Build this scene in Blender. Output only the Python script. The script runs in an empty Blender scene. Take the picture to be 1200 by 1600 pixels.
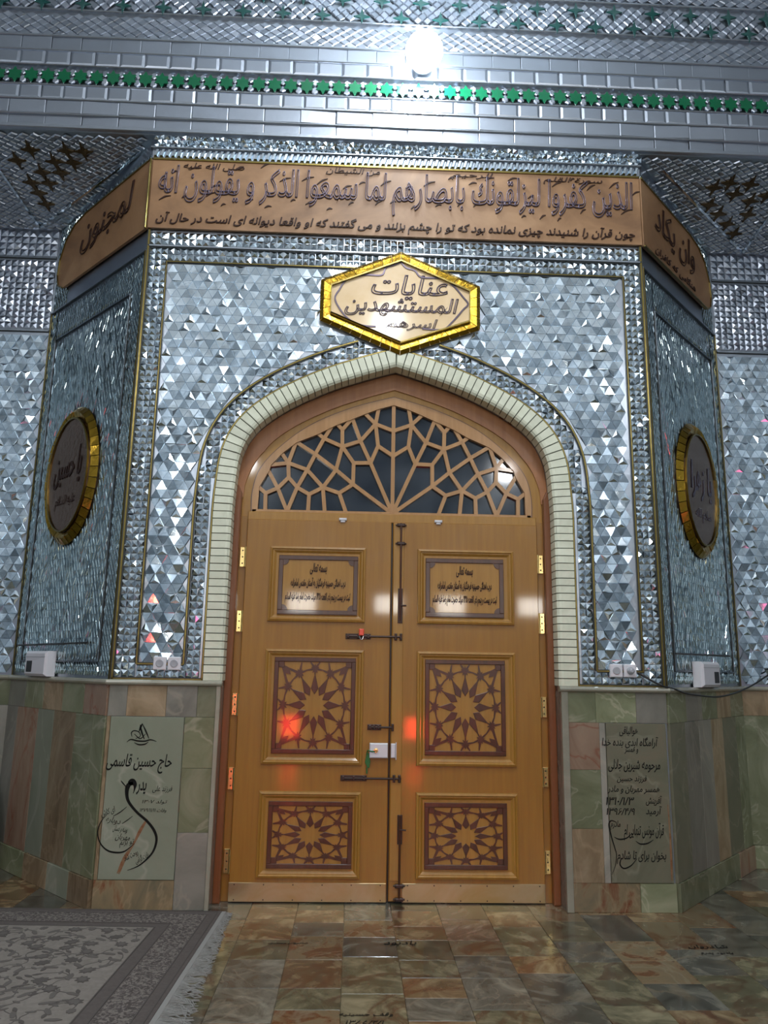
import bpy, math, random, unicodedata
import numpy as np
from mathutils import Matrix, Vector
random.seed(7); np.random.seed(7)
C = bpy.context.scene.collection
# ------------------------------------------------------------------ camera
scene = bpy.context.scene
F_PX, PITCH, ROLL, YAW = 1200.0, math.radians(11.5), math.radians(.934), math.radians(-2.04)
CAM = Vector((0, -5.76, 1.645))
Rz = Matrix.Rotation(YAW, 3, 'Z')
cF = Rz @ Vector((0, math.cos(PITCH), math.sin(PITCH)))
_u = Vector((0, -math.sin(PITCH), math.cos(PITCH))); _r = Vector((1, 0, 0))
cR = Rz @ (_r*math.cos(ROLL) + _u*math.sin(ROLL)); cU = Rz @ (-_r*math.sin(ROLL) + _u*math.cos(ROLL))
cam_d = bpy.data.cameras.new('camera'); cam = bpy.data.objects.new('camera', cam_d); C.objects.link(cam)
cam.matrix_world = Matrix(((cR.x, cU.x, -cF.x, CAM.x), (cR.y, cU.y, -cF.y, CAM.y), (cR.z, cU.z, -cF.z, CAM.z), (0, 0, 0, 1)))
cam_d.sensor_fit = 'VERTICAL'; cam_d.sensor_height = 32.0; cam_d.lens = 32.0*F_PX/1600.0; cam_d.clip_start = .05
scene.camera = cam
# ------------------------------------------------------------------ world, lamps, exposure
w = bpy.data.worlds.new('world'); scene.world = w; w.use_nodes = True
w.node_tree.nodes['Background'].inputs[0].default_value = (.35, .42, .5, 1)
w.node_tree.nodes['Background'].inputs[1].default_value = .05
scene.view_settings.view_transform = 'Standard'; scene.view_settings.look = 'None'
scene.view_settings.exposure = 0.0; scene.view_settings.gamma = 1.0; scene.view_settings.use_curve_mapping = False
scene.cycles.max_bounces = 6; scene.cycles.glossy_bounces = 4; scene.cycles.diffuse_bounces = 3
scene.cycles.sample_clamp_indirect = 6.0; scene.cycles.caustics_reflective = True; scene.cycles.blur_glossy = .3

def lamp(name, loc, power, radius, col=(1, .97, .93)):
    d = bpy.data.lights.new(name, 'POINT'); d.energy = power; d.shadow_soft_size = radius; d.color = col
    o = bpy.data.objects.new(name, d); o.location = loc; C.objects.link(o)
def panel_light(name, loc, rot, power, sx, sy, col=(1, 1, 1), spread=math.pi):
    d = bpy.data.lights.new(name, 'AREA'); d.shape = 'RECTANGLE'; d.size = sx; d.size_y = sy; d.energy = power; d.color = col; d.spread = spread
    o = bpy.data.objects.new(name, d); o.location = loc; o.rotation_euler = rot; C.objects.link(o)
R = math.radians
# unseen lamps: first inferred from plaque's reflection, others added for brightness; far-wall lights below
for x, y, z, p in ((.42, -5.65, 7.0, 130), (.25, -2.9, 7.1, 300), (-4.2, -6.2, 6.2, 170), (5.0, -6.4, 6.2, 140), (-2.2, -8.8, 5.6, 110), (3.0, -8.8, 5.6, 110)):
    lamp('unseen_hall_light', (x, y, z), p, .16, (.96, .98, 1))
for x in (-3.1, -1.1, .7, 2.0, 3.7):
    panel_light('far_wall_light', (x, -9.95, 2.95), (R(90), 0, 0), 26, .55, .35, (1, .97, .9))
for x, z in ((-1.25, .48), (1.25, .46)):
    panel_light('red_neon_light', (x, -9.95, z), (R(90), 0, 0), 1.5, .34, .40, (1, .04, .02), math.radians(38))
panel_light('pink_neon_light', (-6.9, -4.0, 1.3), (R(90), 0, R(-90)), 3, .8, .5, (1, .12, .3))
panel_light('pink_neon_light', (7.4, -4.0, 1.3), (R(90), 0, R(90)), 3, .8, .5, (1, .12, .3))

# ------------------------------------------------------------------ materials
MATS = {}
def mat(name, col, rough=.5, metal=0.0, coat=0.0, emit=None, estr=0, bump=None, spec=.5):
    if name in MATS: return MATS[name]
    m = bpy.data.materials.new(name); m.use_nodes = True; MATS[name] = m
    b = m.node_tree.nodes['Principled BSDF']
    b.inputs['Base Color'].default_value = (*col, 1); b.inputs['Roughness'].default_value = rough
    b.inputs['Metallic'].default_value = metal; b.inputs['Coat Weight'].default_value = coat
    b.inputs['Coat Roughness'].default_value = .08; b.inputs['Specular IOR Level'].default_value = spec
    if emit: b.inputs['Emission Color'].default_value = (*emit, 1); b.inputs['Emission Strength'].default_value = estr
    if bump:
        nt = m.node_tree; t = nt.nodes.new('ShaderNodeTexCoord'); n = nt.nodes.new('ShaderNodeTexNoise'); bp = nt.nodes.new('ShaderNodeBump')
        n.inputs['Scale'].default_value = bump[0]; n.inputs['Detail'].default_value = 3
        bp.inputs['Strength'].default_value = bump[1]; bp.inputs['Distance'].default_value = .01
        nt.links.new(t.outputs['Object'], n.inputs['Vector']); nt.links.new(n.outputs[0], bp.inputs['Height']); nt.links.new(bp.outputs[0], b.inputs['Normal'])
    return m
def noise_mat(name, stops, scale=3, rough=.4, stretch=(1, 1, 1), distort=1.2, metal=0, coat=0, bump=0, per_object=True, vein=None, detail=6, coord='Object', var=.25):
    """colour ramp over a distorted noise, shifted and tinted per object"""
    if name in MATS: return MATS[name]
    m = bpy.data.materials.new(name); m.use_nodes = True; MATS[name] = m
    nt = m.node_tree; L = nt.links.new; b = nt.nodes['Principled BSDF']
    b.inputs['Roughness'].default_value = rough; b.inputs['Metallic'].default_value = metal
    b.inputs['Coat Weight'].default_value = coat; b.inputs['Coat Roughness'].default_value = .06
    t = nt.nodes.new('ShaderNodeTexCoord'); mp = nt.nodes.new('ShaderNodeMapping'); mp.inputs['Scale'].default_value = stretch
    L(t.outputs[coord], mp.inputs['Vector'])
    if per_object:
        oi = nt.nodes.new('ShaderNodeObjectInfo'); mu = nt.nodes.new('ShaderNodeMath'); mu.operation = 'MULTIPLY'; mu.inputs[1].default_value = 37.0
        L(oi.outputs['Random'], mu.inputs[0]); L(mu.outputs[0], mp.inputs['Location'])
    n = nt.nodes.new('ShaderNodeTexNoise'); n.inputs['Scale'].default_value = scale; n.inputs['Detail'].default_value = detail
    n.inputs['Distortion'].default_value = distort; n.inputs['Roughness'].default_value = .6; L(mp.outputs[0], n.inputs['Vector'])
    r = nt.nodes.new('ShaderNodeValToRGB'); e = r.color_ramp.elements
    while len(e) > 1: e.remove(e[-1])
    e[0].position = stops[0][0]; e[0].color = (*stops[0][1], 1)
    for p, c in stops[1:]:
        x = e.new(p); x.color = (*c, 1)
    L(n.outputs[0], r.inputs[0]); out = r.outputs[0]
    if vein:
        v = nt.nodes.new('ShaderNodeTexNoise'); v.inputs['Scale'].default_value = vein[0]; v.inputs['Detail'].default_value = 4; v.inputs['Distortion'].default_value = 2.0
        L(mp.outputs[0], v.inputs['Vector'])
        s = nt.nodes.new('ShaderNodeMath'); s.operation = 'SUBTRACT'; s.inputs[1].default_value = .5; L(v.outputs[0], s.inputs[0])
        a = nt.nodes.new('ShaderNodeMath'); a.operation = 'ABSOLUTE'; L(s.outputs[0], a.inputs[0])
        q = nt.nodes.new('ShaderNodeMapRange'); q.inputs[1].default_value = 0; q.inputs[2].default_value = vein[1]; q.inputs[3].default_value = vein[3]; q.inputs[4].default_value = 0
        L(a.outputs[0], q.inputs[0])
        mx = nt.nodes.new('ShaderNodeMix'); mx.data_type = 'RGBA'; L(q.outputs[0], mx.inputs[0]); L(out, mx.inputs[6]); mx.inputs[7].default_value = (*vein[2], 1); out = mx.outputs[2]
    if per_object:
        hs = nt.nodes.new('ShaderNodeHueSaturation'); mr = nt.nodes.new('ShaderNodeMapRange'); mr.inputs[3].default_value = 1-var; mr.inputs[4].default_value = 1+var
        L(oi.outputs['Random'], mr.inputs[0]); L(mr.outputs[0], hs.inputs['Value']); L(out, hs.inputs['Color']); out = hs.outputs[0]
    L(out, b.inputs['Base Color'])
    if bump:
        bp = nt.nodes.new('ShaderNodeBump'); bp.inputs['Strength'].default_value = bump; bp.inputs['Distance'].default_value = .005
        L(n.outputs[0], bp.inputs['Height']); L(bp.outputs[0], b.inputs['Normal'])
    return m
MIRROR = mat('mirror_glass', (.74, .83, .9), .07, 1.0, bump=(9, .05))
MIRROR2 = mat('mirror_glass_plain', (.44, .48, .55), .33, 1.0, bump=(14, .12))
MIRRORT = mat('mirror_glass_teal', (.46, .57, .60), .12, 1.0, bump=(9, .08))
SILVER = mat('mirror_bed', (.44, .48, .54), .3, 1.0, bump=(20, .2))
GROOVE = mat('dark_groove', (.02, .025, .025), .4)
GOLD = mat('gold_mirror', (.42, .25, .03), .22, 1.0, bump=(30, .25))
GOLDD = mat('gold_trim', (.24, .185, .06), .3, 1.0, bump=(20, .2))
GREEN = mat('green_glass', (.0, .075, .03), .22, 0.0, .15)
DTEAL = mat('dark_green_glass', (.005, .045, .04), .12, 0.0, .5)
AMBER = mat('dark_amber_glass', (.09, .055, .02), .2, .6)
BRASS = mat('brass', (.85, .62, .25), .22, 1.0)
DIRON = mat('dark_iron', (.06, .04, .035), .45, .7)
WHITEP = mat('white_plastic', (.62, .62, .66), .35)
GREYP = mat('grey_plastic', (.33, .34, .37), .4)
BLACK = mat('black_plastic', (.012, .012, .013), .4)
INK = mat('black_letter_paint', (.006, .007, .006), .6, spec=.15)
MINT = noise_mat('mint_tile', [(.3, (.56, .58, .45)), (.7, (.67, .69, .55))], 5, .3, var=.06)
GROUT = mat('dark_grout', (.10, .11, .08), .8)
def wood(name, a, b, rough=.45, coat=.38, stretch=(22, 22, 1.3)):
    return noise_mat(name, [(.3, a), (.7, b)], 1.2, rough, stretch, .4, coat=coat, var=.05, detail=5)
WOOD = wood('varnished_wood', (.235, .102, .007), (.30, .135, .011))
WOODL = wood('light_varnished_wood', (.28, .13, .013), (.36, .18, .024))
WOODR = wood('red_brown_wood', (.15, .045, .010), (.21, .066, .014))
WOODH = wood('fretwork_wood', (.33, .165, .055), (.42, .225, .085), .3, .2)
MAHO = noise_mat('mahogany_inlay', [(.3, (.045, .013, .005)), (.7, (.08, .024, .009))], 3, .3, (8, 8, 2), .4, coat=.35, var=.1)
TAN = noise_mat('tan_plaster', [(.3, (.145, .072, .03)), (.5, (.215, .112, .048)), (.72, (.29, .165, .08))], 1.6, .55, coat=0, var=.03)
CREAM = noise_mat('cream_glass', [(.3, (.70, .50, .27)), (.8, (.80, .62, .40))], 2, .12, coat=.6, var=.03)
BRMIR = mat('brown_mirror', (.24, .135, .085), .2, 1.0, bump=(25, .3))
LETTER = mat('lilac_mirror_letter', (.09, .07, .10), .3, .5)
LETTERD = mat('brown_letter', (.03, .013, .009), .5, spec=.2)
NIGHT = mat('night_glass', (.008, .014, .024), .08, 0, .5)
ALU = noise_mat('aluminium_kick', [(.3, (.34, .24, .07)), (.55, (.42, .34, .20)), (.8, (.36, .26, .08))], 1.5, .3, metal=.75, var=.05)
V = lambda *k: k
MARB = [
 noise_mat('marble_green', [(.25, (0.095, 0.11, 0.0564)), (.5, (0.161, 0.176, 0.101)), (.75, (0.238, 0.246, 0.161))], 2.2, .22, (1, 1, 1), 1.5, vein=(1.3, .02, (0.342, 0.334, 0.242), .5), coat=.2),
 noise_mat('marble_tan', [(.25, (0.124, 0.0834, 0.0444)), (.5, (0.209, 0.154, 0.0887)), (.8, (0.304, 0.237, 0.153))], 2.0, .22, (1.5, 1.5, .7), 2, vein=(1.6, .03, (0.323, 0.237, 0.146), .5), coat=.2),
 noise_mat('marble_pink', [(.25, (0.19, 0.105, 0.0726)), (.5, (0.247, 0.167, 0.113)), (.8, (0.323, 0.237, 0.169))], 2.4, .22, (1.2, 1.2, .6), 2.2, vein=(1.4, .02, (0.209, 0.0527, 0.0242), .6), coat=.2),
 noise_mat('marble_grey', [(.25, (0.124, 0.123, 0.101)), (.5, (0.199, 0.193, 0.161)), (.8, (0.285, 0.272, 0.234))], 2.0, .22, (1, 1, .7), 1.2, vein=(1.2, .02, (0.323, 0.29, 0.226), .4), coat=.2),
 noise_mat('marble_rust', [(.3, (0.124, 0.114, 0.0726)), (.52, (0.209, 0.159, 0.0887)), (.63, (0.152, 0.0439, 0.0161)), (.8, (0.19, 0.14, 0.0806))], 1.7, .22, (1, 1, .8), 2.6, vein=(1.5, .02, (0.285, 0.22, 0.129), .5), coat=.2),
]
SLAB = noise_mat('marble_pale_slab', [(.2, (0.172, 0.195, 0.137)), (.6, (0.228, 0.249, 0.187)), (.85, (0.269, 0.282, 0.221))], 1.3, .2, (1, 1, .7), 1.4, vein=(1.2, .02, (0.326, 0.332, 0.267), .5), coat=.2)
SLABD = noise_mat('marble_olive_slab', [(.2, (0.106, 0.116, 0.0762)), (.55, (0.163, 0.157, 0.107)), (.8, (0.221, 0.166, 0.114))], 1.6, .2, (1, 1, .7), 2.0, vein=(1.2, .02, (0.245, 0.232, 0.168), .5), coat=.2)
CAPM = noise_mat('marble_cap', [(.3, (0.215, 0.209, 0.159)), (.7, (0.315, 0.307, 0.242))], 3, .22, var=.1, coat=.2)
def fl(name, st, vein): return noise_mat(name, st, 3.4, .26, (1, 1, 1), 2.0, vein=vein, coat=.25)
FLOOR = [
 fl('floor_green', [(.28, (0.0353, 0.0349, 0.0174)), (.5, (0.111, 0.1, 0.0581)), (.68, (0.216, 0.185, 0.113))], (1.3, .05, (0.0554, 0.0194, 0.00871), .7)),
 fl('floor_tan', [(.28, (0.0582, 0.0349, 0.0157)), (.5, (0.16, 0.104, 0.0523)), (.68, (0.27, 0.202, 0.113))], (1.4, .06, (0.097, 0.0259, 0.00871), .7)),
 fl('floor_rust', [(.3, (0.118, 0.097, 0.0581)), (.5, (0.166, 0.117, 0.0639)), (.6, (0.111, 0.0356, 0.0116)), (.72, (0.152, 0.117, 0.0697))], (1.6, .03, (0.208, 0.174, 0.116), .5)),
 fl('floor_grey', [(.28, (0.0374, 0.033, 0.0244)), (.5, (0.104, 0.097, 0.0755)), (.68, (0.198, 0.185, 0.143))], (1.4, .02, (0.194, 0.162, 0.116), .5)),
 fl('floor_slate', [(.28, (0.0229, 0.0233, 0.0191)), (.5, (0.0693, 0.0679, 0.0552)), (.68, (0.163, 0.152, 0.121))], (1.3, .05, (0.166, 0.129, 0.0813), .5)),
 fl('floor_pink', [(.28, (0.0666, 0.0388, 0.0262)), (.5, (0.152, 0.1, 0.0668)), (.68, (0.252, 0.185, 0.137))], (1.3, .05, (0.0693, 0.0194, 0.0116), .6)),
]

# ------------------------------------------------------------------ mesh helpers
class Frame:
    """a wall plane: origin O, u to the right seen from the room, n out of the wall, z up"""
    def __init__(s, O, u):
        s.O = Vector(O); s.u = Vector(u).normalized(); s.n = Vector((s.u.y, -s.u.x, 0)); s.z = Vector((0, 0, 1))
    def p(s, a, b, d=0): return s.O + s.u*a + s.z*b + s.n*d
    def m(s, a=0, b=0, d=0):
        o = s.p(a, b, d); u, z, n = s.u, s.z, s.n
        return Matrix(((u.x, z.x, n.x, o.x), (u.y, z.y, n.y, o.y), (u.z, z.z, n.z, o.z), (0, 0, 0, 1)))
class Flat(Frame):   # a plane given by three axes (local x, local y, outward)
    def __init__(s, O, u, v):
        s.O = Vector(O); s.u = Vector(u).normalized(); s.z = Vector(v).normalized(); s.n = s.u.cross(s.z)
    def m(s, a=0, b=0, d=0): return Frame.m(s, a, b, d)
FR = Frame((0, 0, 0), (1, 0, 0)); DEPTH = 1.25
BL, AL = Vector((-2.98, DEPTH, 0)), Vector((-1.75, 0, 0)); AR, BR = Vector((2.31, 0, 0)), Vector((3.50, DEPTH, 0))
LC = Frame(BL, AL-BL); RC = Frame(AR, BR-AR); LLEN, RLEN = (AL-BL).length, (BR-AR).length
WL = Frame((-6.0, DEPTH, 0), (1, 0, 0)); WR = Frame((3.50, DEPTH, 0), (1, 0, 0))
def pix(px, py, fr):
    """where the sight line through a photograph pixel meets a wall plane, in that wall's own metres"""
    d = cF + cR*((px-600)/F_PX) - cU*((py-800)/F_PX)
    P = CAM + d*((fr.O-CAM).dot(fr.n)/d.dot(fr.n)); q = P-fr.O
    return (q.dot(fr.u), q.dot(fr.z))
class MB:
    def __init__(s): s.v = []; s.f = []; s.mi = []
    def add(s, vs, fs, k=0):
        n = len(s.v); s.v += [tuple(v) for v in vs]; s.f += [tuple(i+n for i in f) for f in fs]; s.mi += [k]*len(fs); return s
    def box(s, fr, a0, a1, b0, b1, d0, d1, bev=0, k=0):
        e = bev
        vs = [fr.p(a, b, d0) for a, b in ((a0, b0), (a1, b0), (a1, b1), (a0, b1))]
        if e:
            vs += [fr.p(a, b, d1-e) for a, b in ((a0, b0), (a1, b0), (a1, b1), (a0, b1))]
            vs += [fr.p(a, b, d1) for a, b in ((a0+e, b0+e), (a1-e, b0+e), (a1-e, b1-e), (a0+e, b1-e))]
            fs = [(8, 9, 10, 11), (3, 2, 1, 0)]
            for i in range(4): j = (i+1) % 4; fs += [(i, j, j+4, i+4), (i+4, j+4, j+8, i+8)]
        else:
            vs += [fr.p(a, b, d1) for a, b in ((a0, b0), (a1, b0), (a1, b1), (a0, b1))]
            fs = [(4, 5, 6, 7), (3, 2, 1, 0)]
            for i in range(4): j = (i+1) % 4; fs += [(i, j, j+4, i+4)]
        return s.add(vs, fs, k)
    def poly(s, fr, pts, d0, d1, bev=0, k=0):
        """prism over a polygon (counter-clockwise) with an optional bevel"""
        n = len(pts); vs = [fr.p(a, b, d0) for a, b in pts]
        top = pts
        if bev:
            ca = sum(p[0] for p in pts)/n; cb = sum(p[1] for p in pts)/n
            top = inset(pts, bev)
            vs += [fr.p(a, b, d1-bev*.6) for a, b in pts]
        vs += [fr.p(a, b, d1) for a, b in top]
        rings = 3 if bev else 2
        fs = [tuple(range(n*(rings-1), n*rings))]
        for r in range(rings-1):
            for i in range(n): j = (i+1) % n; fs.append((r*n+i, r*n+j, (r+1)*n+j, (r+1)*n+i))
        return s.add(vs, fs, k)
    def ribbon(s, fr, pts, d0, d1, k=0):
        """flat stroke: pts = (a, b, width)"""
        n = len(pts); vs = []; fs = []
        for i, (a, b, wd) in enumerate(pts):
            p, q = pts[max(i-1, 0)], pts[min(i+1, n-1)]; tx, ty = q[0]-p[0], q[1]-p[1]; l = math.hypot(tx, ty) or 1
            nx, ny = -ty/l*wd/2, tx/l*wd/2
            vs += [fr.p(a+nx, b+ny, d1), fr.p(a-nx, b-ny, d1), fr.p(a+nx, b+ny, d0), fr.p(a-nx, b-ny, d0)]
        for i in range(n-1):
            x = 4*i; y = x+4
            fs += [(x, x+1, y+1, y), (x+2, x, y, y+2), (x+1, x+3, y+3, y+1)]
        fs += [(0, 2, 3, 1), (4*n-4, 4*n-3, 4*n-1, 4*n-2)]
        return s.add(vs, fs, k)
    def tube(s, pts, r, seg=8, k=0, cap=True):
        pts = [Vector(p) for p in pts]; n = len(pts); vs = []; fs = []; prev = None
        for i, p in enumerate(pts):
            t = (pts[min(i+1, n-1)]-pts[max(i-1, 0)]).normalized()
            x = (prev - t*prev.dot(t)).normalized() if prev else t.orthogonal().normalized(); prev = x; y = t.cross(x)
            rr = r[i] if isinstance(r, (list, tuple)) else r
            vs += [p + (x*math.cos(2*math.pi*j/seg)+y*math.sin(2*math.pi*j/seg))*rr for j in range(seg)]
        for i in range(n-1):
            for j in range(seg): q = (j+1) % seg; fs.append((i*seg+j, i*seg+q, (i+1)*seg+q, (i+1)*seg+j))
        if cap: fs += [tuple(range(seg-1, -1, -1)), tuple(range((n-1)*seg, n*seg))]
        return s.add(vs, fs, k)
    def build(s, name, m, parent=None, smooth=False, origin=None):
        me = bpy.data.meshes.new(name)
        if origin is None and parent is None and s.v:
            A = np.array(s.v); origin = Vector(((A[:, 0].min()+A[:, 0].max())/2, (A[:, 1].min()+A[:, 1].max())/2, A[:, 2].min()))
        o0 = Vector(origin) if origin is not None else Vector((0, 0, 0))
        me.from_pydata([tuple(Vector(v)-o0) for v in s.v], [], s.f)
        ms = m if isinstance(m, (list, tuple)) else [m]
        for x in ms: me.materials.append(x)
        if len(ms) > 1: me.polygons.foreach_set('material_index', s.mi)
        if smooth: me.polygons.foreach_set('use_smooth', [True]*len(me.polygons))
        me.update()
        o = bpy.data.objects.new(name, me); C.objects.link(o)
        o.location = o0
        if parent is not None: adopt(o, parent)
        return o
def adopt(o, parent):
    """parent without moving: the roots carry translation only"""
    o.parent = parent; o.matrix_parent_inverse = Matrix.Translation(-world_loc(parent))
def world_loc(o):
    return o.matrix_basis.translation.copy() if o.parent is None else (o.parent_loc_cache if hasattr(o, 'parent_loc_cache') else _wl(o))
def _wl(o):
    l = o.matrix_basis.translation.copy()
    return l if o.parent is None else _wl(o.parent) + o.matrix_parent_inverse.translation + l
def inset(pts, e):
    n = len(pts); out = []
    for i in range(n):
        p0, p, p1 = Vector(pts[i-1]), Vector(pts[i]), Vector(pts[(i+1) % n])
        d0 = (p-p0).normalized(); d1 = (p1-p).normalized(); n0 = Vector((-d0.y, d0.x)); n1 = Vector((-d1.y, d1.x))
        m = n0+n1
        m = m.normalized() if m.length > 1e-4 else n0
        k = e/max(.35, m.dot(n0)); q = p+m*k; out.append((q.x, q.y))
    return out
def tag(o, label=None, cat=None, group=None, kind=None):
    if label: o['label'] = label
    if cat: o['category'] = cat
    if group: o['group'] = group
    if kind: o['kind'] = kind
    return o
def empty(name, loc, label=None, cat=None, group=None, kind=None):
    o = bpy.data.objects.new(name, None); o.location = loc; o.empty_display_size = .1; C.objects.link(o); return tag(o, label, cat, group, kind)
def structure(o, label=None): return tag(o, label, None, None, 'structure')
def share(name, me, M, parent):
    """one more object over a shared mesh, M = its world matrix"""
    o = bpy.data.objects.new(name, me); C.objects.link(o); adopt(o, parent); o.matrix_basis = M; return o
def local_mesh(mb, name, m):
    me = bpy.data.meshes.new(name); me.from_pydata(mb.v, [], mb.f)
    for x in (m if isinstance(m, (list, tuple)) else [m]): me.materials.append(x)
    return me
ID = Flat((0, 0, 0), (1, 0, 0), (0, 1, 0))
def catmull(pts, n=8):
    out = []; P = [pts[0]]+list(pts)+[pts[-1]]
    for i in range(1, len(P)-2):
        for j in range(n):
            t = j/n; a, b, c, d = (np.array(P[i+k-1], float) for k in range(4))
            out.append(tuple(.5*((2*b)+(-a+c)*t+(2*a-5*b+4*c-d)*t*t+(-a+3*b-3*c+d)*t**3)))
    out.append(tuple(pts[-1])); return out
def inside(x, y, poly):
    c = False; n = len(poly); j = n-1
    for i in range(n):
        xi, yi = poly[i][0], poly[i][1]; xj, yj = poly[j][0], poly[j][1]
        if (yi > y) != (yj > y) and x < (xj-xi)*(y-yi)/(yj-yi)+xi: c = not c
        j = i
    return c

# ------------------------------------------------------------------ writing
FORMS = {}
for cp in list(range(0xFB50, 0xFDFF))+list(range(0xFE70, 0xFEFF)):
    dc = unicodedata.decomposition(chr(cp)).split()
    if len(dc) >= 2 and dc[0] in ('<isolated>', '<final>', '<initial>', '<medial>'):
        FORMS.setdefault((''.join(chr(int(x, 16)) for x in dc[1:]), dc[0][1:-1]), chr(cp))
def shape(text):
    """joins Arabic-script letters and lays the line out from the right"""
    t = text.replace('\u0644\u0627', '\u0001'); res = []
    key = lambda c: '\u0644\u0627' if c == '\u0001' else c
    def fwd(c): return (key(c), 'initial') in FORMS
    def bwd(c): return (key(c), 'final') in FORMS
    for i, c in enumerate(t):
        p = i > 0 and fwd(t[i-1]) and bwd(c); q = i+1 < len(t) and fwd(c) and bwd(t[i+1])
        k = 'medial' if p and q else 'final' if p else 'initial' if q else 'isolated'
        res.append(FORMS.get((key(c), k)) or (FORMS.get((key(c), 'isolated')) if c == '\u0001' else c))
    out = []; num = ''
    for c in res:
        if '0' <= c <= '9' or '\u06f0' <= c <= '\u06f9' or c == '/': num += c
        else:
            if num: out.append(num); num = ''
            out.append(c)
    if num: out.append(num)
    return ''.join(reversed(out))
def write(s, fr, a, b, height=None, width=None, d=.002, depth=.002, m=INK, parent=None, outline=0, shear=.25, rot=0, name='lettering', bold=0, sx=1.0):
    """a line of writing centred on (a, b)"""
    c = bpy.data.curves.new(name, 'FONT'); c.body = shape(s); c.size = 1; c.align_x = 'CENTER'; c.shear = shear; c.resolution_u = 2
    if outline: c.fill_mode = 'NONE'; c.bevel_depth = outline; c.bevel_resolution = 0
    else: c.extrude = .004; c.offset = bold
    t = bpy.data.objects.new(name, c); C.objects.link(t)
    me = bpy.data.meshes.new_from_object(t.evaluated_get(bpy.context.evaluated_depsgraph_get()))
    bpy.data.objects.remove(t); bpy.data.curves.remove(c)
    n = len(me.vertices); A = np.empty(n*3); me.vertices.foreach_get('co', A); A = A.reshape(-1, 3)
    lo, hi = A.min(0), A.max(0); A -= (lo+hi)/2; A[:, 2] -= A[:, 2].min()
    W, H = hi[0]-lo[0], hi[1]-lo[1]
    ky = height/H if height else width/W
    kx = width/W if width else ky*sx
    A[:, 0] *= kx; A[:, 1] *= ky; A[:, 2] *= depth/max(A[:, 2].max(), 1e-6)
    me.vertices.foreach_set('co', A.ravel()); me.materials.clear(); me.materials.append(m); me.update(); me.name = name
    return share(name, me, fr.m(a, b, d) @ Matrix.Rotation(rot, 4, 'Z'), parent)

# ------------------------------------------------------------------ mirror mosaic
def tri_mesh(s, h, m, f=.8):
    mb = MB(); r = s/math.sqrt(3); q = r*f
    P = [(r*math.cos(t), r*math.sin(t)) for t in (R(90), R(210), R(330))]; Q = [(x*q/r, y*q/r) for x, y in P]
    mb.add([(x, y, 0) for x, y in P]+[(x, y, h) for x, y in Q], [(3, 4, 5), (0, 1, 4, 3), (1, 2, 5, 4), (2, 0, 3, 5)])
    return mb
def pyr_mesh(sx, sy, h, top=.0):
    mb = MB(); P = [(-sx/2, -sy/2), (sx/2, -sy/2), (sx/2, sy/2), (-sx/2, sy/2)]
    if top:
        mb.add([(x, y, 0) for x, y in P]+[(x*top, y*top, h) for x, y in P], [(4, 5, 6, 7)]+[(i, (i+1) % 4, (i+1) % 4+4, i+4) for i in range(4)])
    else: mb.add([(x, y, 0) for x, y in P]+[(0, 0, h)], [(i, (i+1) % 4, 4) for i in range(4)])
    return mb
def dia_mesh(sx, sy, h, top=.7):
    mb = MB(); P = [(0, -sy/2), (sx/2, 0), (0, sy/2), (-sx/2, 0)]
    mb.add([(x, y, 0) for x, y in P]+[(x*top, y*top, h) for x, y in P], [(4, 5, 6, 7)]+[(i, (i+1) % 4, (i+1) % 4+4, i+4) for i in range(4)])
    return mb
def mosaic(fr, cells, protos, parent, m, nparts, d=.004, tilt=4.0, name='mirror_tile', stuff='mirror_mosaic', near=None, lean=(4.2, 8.5)):
    """cells = (a, b, turn, proto index); the nearest nparts become objects of their own, the rest is one mesh"""
    cells = list(cells)
    key = near or (lambda c: (fr.p(c[0], c[1])-CAM).length)
    cells.sort(key=key)
    meshes = [local_mesh(p, name, m) for p in protos]
    PV = [np.array(p.v, float) for p in protos]
    AV, AF, off = [], [], 0
    for i, cell in enumerate(cells):
        a, b, turn, k = cell[:4]; M = fr.m(a, b, d)
        if len(cell) > 4:
            sl = lean[0]+(lean[1]-lean[0])*min(1, max(0, (4.8-b)/3.2)); tilt = sl*.38
            an = cell[4]; M = M @ Matrix.Rotation(R(sl*random.uniform(.7, 1.2)), 4, Vector((-math.sin(an), math.cos(an), 0)))
        M = M @ Matrix.Rotation(R(random.gauss(0, tilt)), 4, 'X') @ Matrix.Rotation(R(random.gauss(0, tilt)), 4, 'Y') @ Matrix.Rotation(turn, 4, 'Z')
        if i < nparts: share(name, meshes[k], M, parent)
        else:
            A = np.array(M); v = PV[k] @ A[:3, :3].T + A[:3, 3]; AV.append(v)
            AF += [tuple(x+off for x in f) for f in protos[k].f]; off += len(v)
    if AV:
        me = bpy.data.meshes.new(stuff); me.from_pydata(np.vstack(AV).tolist(), [], AF); me.materials.append(m)
        o = bpy.data.objects.new(stuff, me); C.objects.link(o); adopt(o, parent); o['kind'] = 'stuff'
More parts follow.
